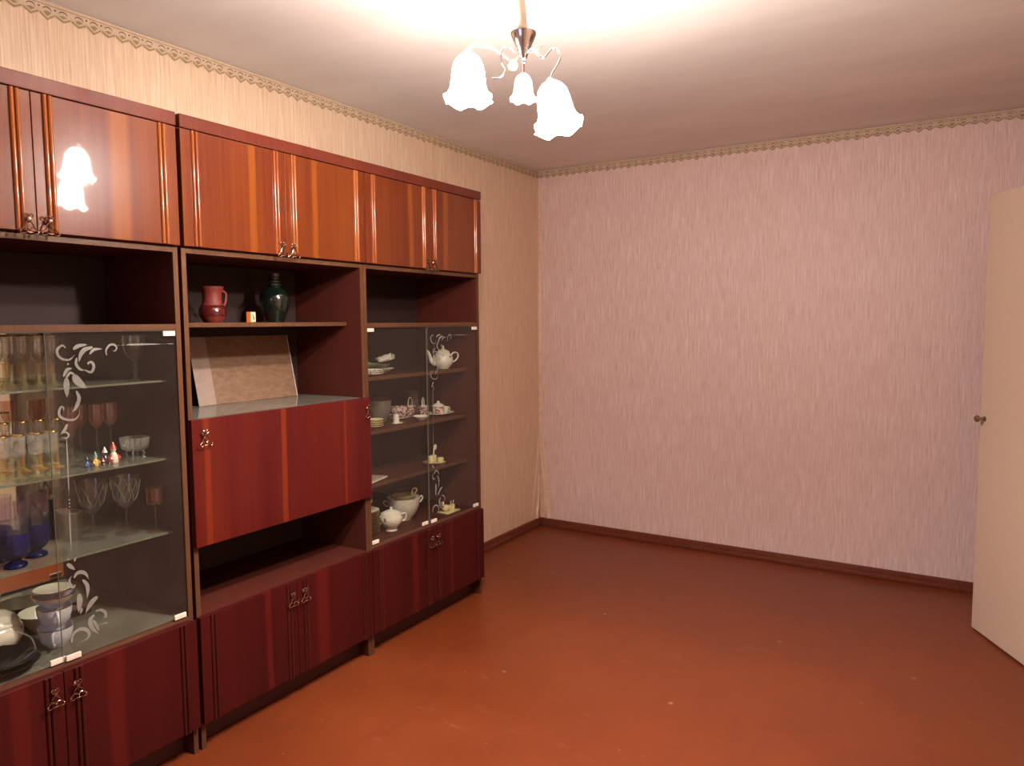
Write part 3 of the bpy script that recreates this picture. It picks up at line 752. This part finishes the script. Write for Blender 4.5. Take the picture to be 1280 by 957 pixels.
def footed_bowl():
    t = thing('crystal_bowl', 'fluted crystal bowl standing on small feet on the second glass shelf', 'bowl', (0.239,-3.148,zB))
    fn = lambda r, z, a: (r*(1+0.05*math.cos(a*16)), z)
    MB().lathe([(0.0001,0.024),(0.026,0.026),(0.038,0.034),(0.042,0.046),(0.044,0.070),(0.041,0.070),(0.037,0.045),(0.024,0.031),(0.0001,0.029)], 64, fn=fn).build('bowl', M['frost'], t, True)
    for k in range(4):
        a = PI/4+k*PI/2
        MB().tube(smooth([(0.022*math.cos(a),0.022*math.sin(a),0.027),(0.028*math.cos(a),0.028*math.sin(a),0.016),(0.024*math.cos(a),0.024*math.sin(a),0.008),(0.030*math.cos(a),0.030*math.sin(a),0.0)], 4), 0.0035, 8).build('foot', M['frost'], t, True)
    MB().lathe([(0.0001,0),(0.034,0),(0.036,0.0025),(0.0001,0.004)], 24).build('base_plate', M['frost'], t, True)
footed_bowl()

# third glass shelf
g6 = wineglass('cut_wine_glass', 'large cut wine glass, left of the pair on the third glass shelf', 'cut wine glasses on the third glass shelf', 0.046, 0.108, 0.190, 0.036, M['crystal'], M['crystal'], None, 'cone', 0.0032)
g6.location = (0.196, -3.274, zC_)
cut = MB()
for k in range(8):
    a = 2*PI*k/8
    for sg in (1, -1):
        pts = []
        for j in range(9):
            u = j/8; z = 0.110+0.065*u; rr = 0.046*(0.62+0.36*u**0.6)+0.0006; aa = a+sg*(u-0.5)*PI/8*1.6
            pts.append((rr*math.cos(aa), rr*math.sin(aa), z))
        cut.tube(pts, 0.0008, 4)
cut.build('cut_pattern', M['etch'], g6, True)
dup(g6, (0.225,-3.180,zC_), 'large cut wine glass, right of the pair on the third glass shelf')
g7 = wineglass('small_rose_glass', 'small faded-rose glass at the right end of the third glass shelf', None, 0.0265, 0.062, 0.148, 0.031, M['rose'], M['rose'], None, 'cup', 0.003)
g7.location = (0.285, -3.116, zC_)
def mug():
    t = thing('glass_mug', 'clear glass mug with handle on the third glass shelf', 'mug', (0.150,-3.322,zC_))
    MB().lathe([(0.0001,0),(0.030,0),(0.032,0.004),(0.034,0.05),(0.036,0.094),(0.0345,0.095),(0.032,0.05),(0.029,0.008),(0.0001,0.006)], 28).build('body', M['crystal'], t, True)
    MB().tube(smooth([(0.005,0.034,0.078),(0.008,0.050,0.080),(0.010,0.058,0.060),(0.008,0.052,0.034),(0.005,0.034,0.024)], 6), 0.0035, 8).build('handle', M['crystal'], t, True)
    MB().lathe([(0.0365,0.090),(0.0368,0.093),(0.0362,0.0955)], 28).build('rim', M['palegold'], t, True)
mug()
def blue_vase():
    t = thing('blue_glass', 'cobalt blue footed tumbler with pale violet top, in front of the other two', 'vase', (0.283,-3.545,zC_), 'cobalt blue footed tumblers')
    MB().lathe([(0.0001,0),(0.028,0),(0.031,0.004),(0.029,0.010),(0.016,0.017),(0.015,0.022),(0.030,0.032),(0.037,0.050),(0.039,0.075),(0.037,0.100)], 28).build('blue_base', M['blueglass'], t, True)
    fn = lambda r, z, a: (r*(1+0.03*math.cos(a*8)), z)
    MB().lathe([(0.037,0.100),(0.037,0.13),(0.038,0.17),(0.040,0.192),(0.0385,0.192),(0.0355,0.15),(0.035,0.10)], 48, fn=fn).build('clear_top', M['violet'], t, True)
    return t
bv = blue_vase()
dup(bv, (0.225,-3.462,zC_), 'cobalt blue footed tumbler with pale violet top, right-hand of the three')
dup(bv, (0.185,-3.545,zC_), 'cobalt blue footed tumbler with pale violet top, rearmost and cut by the picture edge')
t = thing('glass_bead', 'tiny clear glass swan ball on the third glass shelf between the wine glasses', 'figurine', (0.14,-3.165,zC_))
MB().ball((0,0,0.008), 0.008, 12).build('body', M['crystal'], t, True); MB().tube(smooth([(0,0.006,0.010),(0,0.012,0.016),(0,0.010,0.024),(0,0.004,0.026)], 4), 0.002, 6).build('neck', M['crystal'], t, True)
t['label'] = 'tiny clear glass swan on the third glass shelf between the wine glasses'
t = thing('glass_bottle', 'small smoky glass bottle at the rear of the third glass shelf', 'bottle', (0.07,-3.335,zC_))
MB().lathe([(0.0001,0),(0.026,0),(0.028,0.005),(0.028,0.06),(0.020,0.078),(0.009,0.088),(0.008,0.118),(0.011,0.120),(0.011,0.126),(0.0001,0.126)], 24).build('body', M['smoke'], t, True)
MB().lathe([(0.0001,0.126),(0.007,0.126),(0.009,0.134),(0.005,0.142),(0.0001,0.143)], 16).build('stopper', M['palegold'], t, True)

# bottom of the crystal unit
def tureen():
    t = thing('sugar_pot', 'round white lidded pot with small flowers at the bottom left', 'pot', (0.118,-3.548,zD), None, PI)
    t.scale = (0.86,)*3
    MB().lathe([(0.0001,0),(0.055,0),(0.058,0.004),(0.080,0.022),(0.094,0.050),(0.092,0.078),(0.080,0.095),(0.076,0.098),(0.0001,0.096)], 36).build('body', M['floral'], t, True)
    MB().lathe([(0.084,0.096),(0.083,0.101),(0.070,0.118),(0.045,0.135),(0.018,0.143),(0.010,0.145),(0.009,0.151),(0.015,0.157),(0.013,0.166),(0.0001,0.168)], 36).build('lid', M['china'], t, True)
    MB().tube(smooth([(0,0.086,0.08),(0,0.108,0.082),(0,0.112,0.066),(0,0.092,0.048)], 5), 0.005, 8).build('handle', M['china'], t, True)
tureen()
def cup(name, label, loc, rz, mat, r=0.048, h=0.062, group=None, gold=True, hr=None):
    t = thing(name, label, 'cup', loc, group, rz)
    MB().lathe([(0.0001,0),(r*0.55,0),(r*0.58,0.004),(r*0.85,h*0.3),(r*0.98,h*0.7),(r,h),(r-0.002,h),(r*0.93,h*0.6),(r*0.7,h*0.2),(0.0001,0.006)], 28).build('bowl', mat, t, True)
    MB().tube(smooth([(0,r*0.95,h*0.85),(0,r*1.28,h*0.88),(0,r*1.38,h*0.6),(0,r*1.2,h*0.32),(0,r*0.88,h*0.28)], 5), hr or 0.004, 8).build('handle', mat, t, True)
    if gold: MB().lathe([(r+0.0003,h-0.002),(r+0.0004,h),(r-0.001,h+0.0005)], 28).build('rim', M['gold'], t, True)
    return t
c1 = cup('teacup', 'bluish-white teacup, lowest of the stack of two', (0.240,-3.428,zD), -2.15, M['chinablue'], group='stacked white teacups'); 
dup(c1, (0.240,-3.428,zD+0.0625), 'bluish-white teacup, upper of the stack of two', -1.9)
def dish(name, label, loc, r, h, mat, group=None, tilt=None, cat='dish', rim=None, fn=None):
    t = thing(name, label, cat, loc, group)
    MB().lathe([(0.0001,0),(r*0.5,0),(r*0.54,0.002),(r*0.85,h*0.6),(r,h),(r*0.99,h+0.0015),(r*0.82,h*0.6+0.002),(r*0.5,0.0045),(0.0001,0.0045)], 36, fn=fn).build('body', mat, t, True)
    if rim: MB().lathe([(r+0.0003,h-0.001),(r+0.0006,h+0.001),(r-0.002,h+0.0022)], 36).build('rim', rim, t, True)
    if tilt: t.rotation_euler = tilt
    return t
dish('bowl', 'white bowl with gold rim standing on top of the stacked teacups', (0.240,-3.428,zD+0.1265), 0.058, 0.036, M['chinablue'], cat='bowl', rim=M['gold'])
dish('saucer', 'small white saucer covering the topmost bowl of the teacup stack', (0.240,-3.428,zD+0.166), 0.055, 0.012, M['china'], cat='saucer', rim=M['gold'])
dish('bowl', 'wide white bowl behind the teacup stack, mirrored in the back glass', (0.080,-3.385,zD), 0.070, 0.060, M['china'], cat='bowl')
dish('bowl', 'greyish-white bowl in the rear left corner behind the flowered pot', (0.078,-3.70,zD), 0.062, 0.085, M['chinablue'], cat='bowl')
t = thing('trinket_box', 'small dark box behind the bowls at the bottom of the crystal unit', 'box', (0.045,-3.255,zD))
MB().cbox(-0.02,0.02,-0.03,0.03,0,0.02).build('case', M['smoke'], t); MB().cbox(-0.021,0.021,-0.031,0.031,0.02,0.026).build('lid', M['plinth'], t)
rib = lambda r, z, a: (r*(1+0.012*math.cos(a*24)), z+0.0012*math.cos(a*24)*(r > 0.04))
dish('dark_plate', 'dark ribbed glass plate at the lower left corner, under the other', (0.281,-3.600,zD), 0.098, 0.024, M['smoke'], 'dark ribbed glass plates', cat='plate', fn=rib)
dp = dish('dark_plate', 'dark ribbed glass basket dish with a clear arched handle, on the dark plate', (0.281,-3.602,zD+0.0075), 0.094, 0.030, M['smoke'], 'dark ribbed glass plates', cat='plate', fn=rib)
MB().tube(smooth([(0.02,-0.088,0.03),(0.01,-0.078,0.068),(0,-0.03,0.098),(0,0.03,0.098),(0.01,0.078,0.068),(0.02,0.088,0.03)], 6), 0.0026, 8).build('handle', M['frost'], dp, True)['label'] = 'clear glass arched handle'

# ------------------------------------------------------------------ things in the china unit
zE, zF, zG, zH = 1.2152, 0.9722, 0.7322, 0.4728
scal = lambda r, z, a: (r*(1+0.05*math.cos(a*8)), z)
s0 = dish('rosette_dish', 'small figured dish, bottom of the pile at the left of the upper china shelf', (0.285,-2.045,zE), 0.052, 0.012, M['bluefloral'], 'pile of figured dishes', cat='dish', fn=scal)
dup(s0, (0.285,-2.045,zE+0.008), 'small figured dish in the middle of the pile on the upper china shelf')
dup(s0, (0.283,-2.043,zE+0.016), 'small figured dish on top of the pile on the upper china shelf', 0.3)
dish('white_dish', 'shallow white dish under the green leaf dish', (0.195,-1.905,zE), 0.078, 0.024, M['china'], cat='dish')
def leafdish(name, label, loc, L_, W_, mat, h, rz, tilt=0):
    t = thing(name, label, 'dish', loc, None, rz)
    m = MB(); nu, nv = 14, 8
    for lay in (0, 1):
        for i in range(nu+1):
            u = i/nu; wd = W_*math.sin(PI*min(1, u*0.96+0.03))**0.7
            for j in range(nv+1):
                v = j/nv*2-1
                z = h*(v*v)*0.8 + h*0.6*(2*u-1)**2 + 0.003*math.cos(u*30)*abs(v) + (0.003 if lay else 0) + u*tilt
                m.v.append((v*wd, (u-0.5)*L_, z))
    k = (nu+1)*(nv+1)
    for i in range(nu):
        for j in range(nv):
            q = i*(nv+1)+j; m.f.append((q, q+1, q+nv+2, q+nv+1)); m.f.append((k+q, k+q+nv+1, k+q+nv+2, k+q+1))
    m.f += [(j, j+1, k+j+1, k+j) for j in range(nv)] + [(nu*(nv+1)+j+1, nu*(nv+1)+j, k+nu*(nv+1)+j, k+nu*(nv+1)+j+1) for j in range(nv)]
    m.f += [(i*(nv+1), k+i*(nv+1), k+(i+1)*(nv+1), (i+1)*(nv+1)) for i in range(nu)] + [(i*(nv+1)+nv, (i+1)*(nv+1)+nv, k+(i+1)*(nv+1)+nv, k+i*(nv+1)+nv) for i in range(nu)]
    m.build('leaf', mat, t, True)
    m2 = MB().tube([(0, -L_*0.45, h*0.55+0.0045), (0, 0, 0.0045+tilt*0.5), (0, L_*0.45, h*0.55+0.0045+tilt*0.95)], 0.0015, 6)
    m2.build('midrib', mat, t, True)
leafdish('leaf_dish', 'green leaf-shaped dish lying on the white dish', (0.205,-1.925,zE+0.026), 0.17, 0.06, M['leafgreen'], 0.022, 0.1)
leafdish('leaf_dish', 'cream leaf-shaped dish resting on the green leaf dish', (0.225,-1.885,zE+0.046), 0.13, 0.045, M['china'], 0.018, 0.25, 0.02)
t = thing('brown_pot', 'dark brown glass pot behind the leaf dishes', 'pot', (0.085,-1.985,zE))
MB().lathe([(0.0001,0),(0.04,0),(0.055,0.02),(0.058,0.05),(0.045,0.075),(0.03,0.085),(0.0001,0.086)], 28).build('body', M['brownglass'], t, True)
MB().lathe([(0.032,0.085),(0.02,0.096),(0.006,0.100),(0.008,0.108),(0.0001,0.112)], 20).build('lid', M['brownglass'], t, True)

def teapot():
    t = thing('teapot', 'white china teapot on the upper china shelf', 'teapot', (0.262,-1.480,zE), None, -0.5)
    MB().lathe([(0.0001,0),(0.028,0),(0.030,0.004),(0.045,0.018),(0.053,0.040),(0.050,0.060),(0.040,0.078),(0.033,0.086),(0.0001,0.086)], 36).build('body', M['china'], t, True)
    MB().lathe([(0.0512,0.056),(0.0485,0.066),(0.044,0.0735)], 36).build('painted_band', M['bluefloral'], t, True)['label'] = 'faint grey painted band'
    MB().lathe([(0.035,0.086),(0.034,0.090),(0.022,0.098),(0.008,0.103),(0.005,0.107),(0.008,0.113),(0.004,0.119),(0.0001,0.120)], 28).build('lid', M['china'], t, True)
    n = 12; path = smooth([(0,-0.044,0.026),(0,-0.064,0.040),(0,-0.074,0.066),(0,-0.084,0.090),(0,-0.092,0.096)], 5)
    MB().tube(path, [0.014-0.0095*i/(len(path)-1) for i in range(len(path))], 12).build('spout', M['china'], t, True)
    MB().tube(smooth([(0,0.044,0.066),(0,0.060,0.082),(0,0.080,0.080),(0,0.086,0.062),(0,0.072,0.042),(0,0.048,0.030)], 6), 0.004, 8).build('handle', M['china'], t, True)
teapot()

# middle china shelf
ds = dish('saucer', 'pale yellow saucer, lowest of the pile at the left of the middle china shelf', (0.262,-2.008,zF), 0.040, 0.010, M['yellowchina'], 'pale yellow saucers', cat='saucer')
for k, wd in enumerate(['second', 'third', 'fourth']):
    dup(ds, (0.262,-2.008,zF+0.0098*(k+1)), 'pale yellow saucer, '+wd+' from the bottom of the pile on the middle china shelf')
t = cup('grey_pot', 'large grey china pot with dark lid on the middle china shelf', (0.135,-1.83,zF), 0.0, M['greychina'], 0.055, 0.105, gold=False, hr=0.0045); t['category'] = 'pot'
MB().lathe([(0.056,0.105),(0.054,0.112),(0.035,0.126),(0.010,0.132),(0.0001,0.133)], 28).build('lid', M['brownglass'], t, True)
t = thing('glass_tumbler', 'tall thin glass at the left behind the yellow saucers', 'glass', (0.16,-1.985,zF))
MB().lathe([(0.0001,0),(0.02,0),(0.024,0.09),(0.0228,0.09),(0.019,0.004),(0.0001,0.004)], 20).build('body', M['crystal'], t, True); MB().lathe([(0.0243,0.086),(0.0246,0.09),(0.023,0.0905)], 20).build('rim', M['china'], t, True)
cup('figured_cup', 'wide red-figured cup on a saucer, left of the tall-handled pair', (0.150,-1.705,zF+0.0062), 2.6, M['redpattern'], 0.044, 0.056, gold=False)
dish('saucer', 'white saucer under the wide red-figured cup', (0.150,-1.705,zF), 0.050, 0.008, M['china'], cat='saucer')
def basket(label, loc, rz):
    t = thing('basket_cup', label, 'cup', loc, 'red-figured basket cups', rz)
    MB().lathe([(0.0001,0),(0.016,0),(0.018,0.004),(0.024,0.02),(0.027,0.046),(0.031,0.056),(0.029,0.056),(0.024,0.045),(0.02,0.015),(0.0001,0.006)], 28).build('bowl', M['redpattern'], t, True)
    MB().tube(smooth([(0,-0.028,0.050),(0,-0.026,0.078),(0,-0.012,0.096),(0,0.012,0.096),(0,0.026,0.078),(0,0.028,0.050)], 6), 0.003, 8).build('handle', M['china'], t, True)
    return t
bc = basket('red-figured basket cup with arched handle, left of the pair', (0.140,-1.605,zF), 0.3)
dup(bc, (0.205,-1.580,zF), 'red-figured basket cup with arched handle, right of the pair', 0.5)
t = thing('shaker', 'little white china shaker with one dark spot on its dish', 'shaker', (0.268,-1.865,zF))
MB().lathe([(0.0001,0.006),(0.014,0.006),(0.015,0.010),(0.0145,0.040),(0.012,0.048),(0.0001,0.050)], 20).build('body', M['china'], t, True)
MB().lathe([(0.0001,0),(0.02,0),(0.026,0.005),(0.025,0.007),(0.0001,0.006)], 20, sy=1.2, c=(0,0.008,0)).build('dish', M['china'], t, True)
MB().ball((0.0132,0.0015,0.034), 0.0045, 10, sx=0.4).build('spot', fb, t, True)
t = thing('storage_jar', 'tall pale cylindrical jar at the back of the middle china shelf', 'jar', (0.065,-1.50,zF))
MB().lathe([(0.0001,0),(0.034,0),(0.036,0.004),(0.036,0.10),(0.033,0.106),(0.0001,0.107)], 28).build('body', M['greychina'], t, True); MB().lathe([(0.038,0.106),(0.038,0.118),(0.034,0.122),(0.0001,0.122)], 28).build('lid', M['greychina'], t, True)
dish('berry_bowl', 'small white bowl with dark dabs at the front of the middle china shelf', (0.278,-1.69,zF), 0.043, 0.020, M['bluefloral'], cat='bowl')
t = dish('oval_platter', 'oval white platter under the lidded sugar bowl', (0.235,-1.475,zF), 0.070, 0.012, M['china'], cat='platter'); t.scale = (0.9, 1.25, 1)
def sugar():
    t = thing('sugar_bowl', 'red-figured sugar bowl with white knobbed lid on the oval platter', 'sugar bowl', (0.235,-1.492,zF+0.0052))
    MB().lathe([(0.0001,0),(0.028,0),(0.030,0.003),(0.031,0.042),(0.0001,0.043)], 28).build('body', M['redpattern'], t, True)
    MB().lathe([(0.034,0.042),(0.033,0.045),(0.018,0.056),(0.007,0.059),(0.0075,0.068),(0.0001,0.070)], 28).build('lid', M['china'], t, True)
sugar()
cup('creamer', 'little plain white creamer beside the sugar bowl', (0.235,-1.432,zF+0.0062), -0.5, M['china'], 0.019, 0.034, gold=False, hr=0.0022)

# lower china shelf
def cruet(label, loc, rz):
    t = thing('condiment_set', label, 'condiment set', loc, None, rz)
    fn = lambda r, z, a: (r*(1+0.10*math.cos(a*3)), z)
    MB().lathe([(0.0001,0),(0.04,0),(0.056,0.006),(0.058,0.010),(0.054,0.010),(0.0001,0.006)], 36, fn=fn).build('tray', M['yellowchina'], t, True)
    for k, (x, y, h) in enumerate([(0.0,-0.030,0.040),(0.022,0.022,0.026),(-0.02,0.018,0.036)]):
        o = MB().lathe([(0.0001,0.006),(0.013,0.006),(0.016,0.012),(0.0165,h),(0.013,h+0.004),(0.0001,h+0.005)], 20, (x, y, 0)).build('pot', M['yellowchina'], t, True)
    MB().tube(smooth([(0,-0.004,0.006),(0,-0.007,0.045),(0,-0.002,0.082),(0,0.008,0.094),(0,0.014,0.084),(0,0.006,0.070)], 6), 0.0038, 8).build('handle', M['china'], t, True)
cruet('pale yellow condiment set with tall hooked handle on the lower china shelf', (0.262,-1.565,zG), 0.0)
t = thing('photo_frame', 'flat grey tray with white border lying on the lower china shelf', 'tray', (0.245,-2.035,zG), None, 0.25)
MB().cbox(-0.055,0.055,-0.075,0.075,0,0.006,b=0.001).build('border', M['china'], t); MB().box(-0.042,0.042,-0.062,0.062,0.006,0.0066).build('centre', M['silverpaper'], t)
t.name = 'flat_tray'
# floor of the china unit
pl = dish('dinner_plate', 'white dinner plate, lowest of the stack at the bottom left of the china unit', (0.215,-2.045,zH), 0.074, 0.015, M['china'], 'stacked dinner plates', cat='plate', rim=M['gold'])
names = ['second','third','fourth','fifth','sixth','seventh','eighth','ninth','tenth','eleventh']
for k, wd in enumerate(names):
    dup(pl, (0.215+random.uniform(-.002,.002),-2.045+random.uniform(-.002,.002),zH+0.0098*(k+1)), 'white dinner plate, '+wd+' from the bottom of the stack in the china unit')
dish('bowl', 'small yellowish bowl tipped on top of the dinner plate stack', (0.225,-2.045,zH+0.128), 0.048, 0.026, M['yellowchina'], cat='bowl', tilt=(0.35,-0.2,0))
def sugar2():
    t = thing('floral_pot', 'white lidded pot with flower sprigs in front of the tureen', 'pot', (0.285,-1.935,zH), None, -0.55)
    MB().lathe([(0.0001,0),(0.027,0),(0.030,0.004),(0.024,0.010),(0.040,0.026),(0.054,0.050),(0.055,0.066),(0.047,0.084),(0.0001,0.085)], 36).build('body', M['floral'], t, True)
    MB().lathe([(0.049,0.084),(0.046,0.088),(0.025,0.098),(0.008,0.102),(0.006,0.106),(0.008,0.112),(0.0001,0.116)], 32).build('lid', M['china'], t, True)
    for sg in (1, -1):
        MB().tube(smooth([(0,sg*0.050,0.074),(0,sg*0.070,0.076),(0,sg*0.074,0.058),(0,sg*0.064,0.042),(0,sg*0.048,0.040)], 5), 0.0042, 8).build('handle', M['china'], t, True)
sugar2()
def tureen2():
    t = thing('tureen', 'large white china tureen at the bottom of the china unit', 'tureen', (0.20,-1.745,zH), None, -0.5)
    MB().lathe([(0.0001,0),(0.040,0),(0.042,0.004),(0.045,0.010),(0.066,0.035),(0.081,0.075),(0.086,0.112),(0.083,0.113),(0.077,0.075),(0.060,0.035),(0.0001,0.014)], 40).build('body', M['china'], t, True)
    for sg in (1, -1):
        MB().tube(smooth([(0,sg*0.080,0.095),(0,sg*0.098,0.106),(0,sg*0.104,0.094),(0,sg*0.092,0.078),(0,sg*0.078,0.075)], 5), 0.0045, 8).build('handle', M['china'], t, True)
tureen2()
t = thing('sauce_boat', 'cream sauce boat with loop handle nested in the tureen', 'sauce boat', (0.20,-1.745,zH+0.085), None, -0.5)
MB().lathe([(0.0001,0),(0.03,0),(0.052,0.022),(0.066,0.038),(0.063,0.039),(0.03,0.006),(0.0001,0.004)], 30, sx=0.8).build('body', M['yellowchina'], t, True)
MB().tube(smooth([(0,0.045,0.034),(0,0.050,0.058),(0,0.064,0.066),(0,0.074,0.054),(0,0.062,0.038)], 6), 0.0042, 8).build('handle', M['yellowchina'], t, True)
for k, (x, y, rr) in enumerate([(0.105,-1.955,0.072),(0.08,-1.60,0.06)]):
    d = dish('brown_glass_bowl', ['dark brown glass bowl behind the flowered pot', 'dark brown glass bowl behind the right side of the tureen'][k], (x, y, zH), rr, 0.13 if k == 0 else 0.10, M['brownglass'], cat='bowl', fn=scal)
def swan():
    t = thing('swan_set', 'pale yellow swan condiment set with little cups on a square dish', 'condiment set', (0.312,-1.515,zH))
    MB().cbox(-0.035,0.035,-0.055,0.055,0,0.008,b=0.002).build('tray', M['yellowchina'], t, True)
    m = MB().ball((0,-0.026,0.026), 0.020, 16, sy=1.1, sz=0.9); m.tube(smooth([(0,-0.040,0.034),(0,-0.050,0.048),(0,-0.046,0.060),(0,-0.052,0.062)], 4), [0.006-0.00025*i for i in range(13)], 8)
    m.build('swan', M['yellowchina'], t, True)
    for y in (0.012, 0.034):
        o = MB().lathe([(0.0001,0.008),(0.009,0.008),(0.012,0.022),(0.011,0.034),(0.0001,0.035)], 16, (0,y,0)).build('pot', M['yellowchina'], t, True)
        MB().tube([(0,y,0.034),(0,y+0.006,0.048),(0,y+0.010,0.054)], 0.0015, 6).build('spoon', M['china'], o, True)
swan()

# ------------------------------------------------------------------ chandelier
def chandelier():
    R0 = (1.505, -2.765, H)
    t = thing('chandelier', 'small three-arm ceiling lamp with white tulip glass shades', 'chandelier', R0)
    rl = R0
    MB().lathe([(0.0001,0),(0.055,0),(0.055,-0.006),(0.045,-0.022),(0.020,-0.032),(0.0001,-0.033)], 32, R0).build('ceiling_rose', M['polecream'], t, True, world=rl)
    MB().tube([(1.492,-2.757,2.475),(1.522,-2.772,2.228)], 0.0135, 16).build('pole', M['polecream'], t, True, world=rl)
    c = (1.524,-2.773,0)
    MB().lathe([(0.010,2.231),(0.026,2.236),(0.035,2.232),(0.034,2.226),(0.025,2.205),(0.015,2.186),(0.010,2.168),(0.006,2.160),(0.0001,2.158)], 32, c).build('cup', M['chrome'], t, True, world=rl)
    MB().tube([(1.524,-2.773,2.160),(1.522,-2.770,2.128)], 0.0035, 10).ball((1.524,-2.773,2.157), 0.007, 12).build('stem', M['chrome'], t, True, world=rl)
    armA = [(1.515,-2.778,2.172),(1.500,-2.786,2.160),(1.486,-2.796,2.166),(1.474,-2.804,2.176),(1.450,-2.822,2.192),(1.420,-2.840,2.198),(1.403,-2.850,2.194),(1.396,-2.852,2.182)]
    armB = [(1.532,-2.772,2.176),(1.556,-2.782,2.184),(1.563,-2.786,2.178),(1.573,-2.782,2.164),(1.586,-2.774,2.155),(1.596,-2.767,2.168),(1.605,-2.760,2.179),(1.618,-2.753,2.174),(1.624,-2.751,2.155),(1.617,-2.757,2.134),(1.607,-2.765,2.113),(1.604,-2.769,2.092)]
    for p in (armA, armB): MB().tube(smooth(p, 6), 0.0027, 10).build('arm', M['chrome'], t, True, world=rl)
    # curled tendril and small cream bud
    MB().tube(smooth([(1.508,-2.785,2.180),(1.488,-2.795,2.196),(1.474,-2.806,2.186),(1.474,-2.806,2.160),(1.482,-2.804,2.132),(1.472,-2.812,2.114),(1.455,-2.824,2.112)], 6), 0.002, 8).build('tendril', M['chrome'], t, True, world=rl)
    MB().tube(smooth([(1.540,-2.768,2.18),(1.562,-2.762,2.186),(1.575,-2.756,2.196)], 5), [0.003-0.00018*i for i in range(11)], 8).build('tendril', M['chrome'], t, True, world=rl)
    pet = lambda r, z, a: (r*(1+0.12*math.cos(a*5)), z)
    MB().lathe([(0.0001,0.0),(0.010,0.004),(0.013,0.014),(0.008,0.024),(0.003,0.030),(0.0001,0.030)], 20, (1.500,-2.788,2.133), fn=pet).build('bud', M['yellowchina'], t, True, world=rl)
    # shades: ruffled bells
    def shade(c, s, tiltv, mat, lit):
        ruf = lambda r, z, a: (r*(1+(0.10*math.cos(a*6))*min(1, (r/0.066)**5)), z+0.008*math.cos(a*6)*min(1, (r/0.066)**4))
        P = smooth([(0.018,0.0),(0.030,-0.010),(0.041,-0.030),(0.046,-0.060),(0.050,-0.090),(0.058,-0.112),(0.066,-0.124)], 3)
        inn = [(r-0.002, z) for r, z in reversed(P)]
        m = MB().lathe(P+inn, 48, fn=ruf)
        m.v = [(x*s, y*s, z*s) for x, y, z in m.v]
        rm = Vector((0,0,1)).rotation_difference(Vector(tiltv).normalized()).to_matrix()
        m.v = [tuple(rm @ Vector(v) + Vector(c)) for v in m.v]
        o = m.build('shade', mat, t, True, world=rl)
        k = MB().lathe([(0.0001,0.016),(0.007,0.014),(0.012,0.006),(0.018,0.0),(0.017,-0.004),(0.0001,-0.004)], 20)
        k.v = [tuple(rm @ Vector((x*s, y*s, z*s)) + Vector(c)) for x, y, z in k.v]
        k.build('shade_cap', M['chrome'], o, True, world=rl)
        if lit:
            bp = rm @ Vector((0,0,-0.07*s)) + Vector(c)
            L_ = bpy.data.lights.new('bulb_light', 'POINT'); L_.energy = LAMP_W; L_.color = LAMP_COL; L_.shadow_soft_size = 0.028
            lo = bpy.data.objects.new('bulb_light', L_); col.objects.link(lo); lo.parent = t; lo.location = bp - Vector(rl)
    shade((1.3965,-2.853,2.176), 1.0, (-0.02,0.03,1), M['shade_lit'], True)
    shade((1.604,-2.769,2.088), 1.0, (-0.22,0.02,1), M['shade_lit'], True)
    shade((1.519,-2.766,2.126), 0.56, (0.02,0,1), M['shade_unlit_glow'], False)
chandelier()
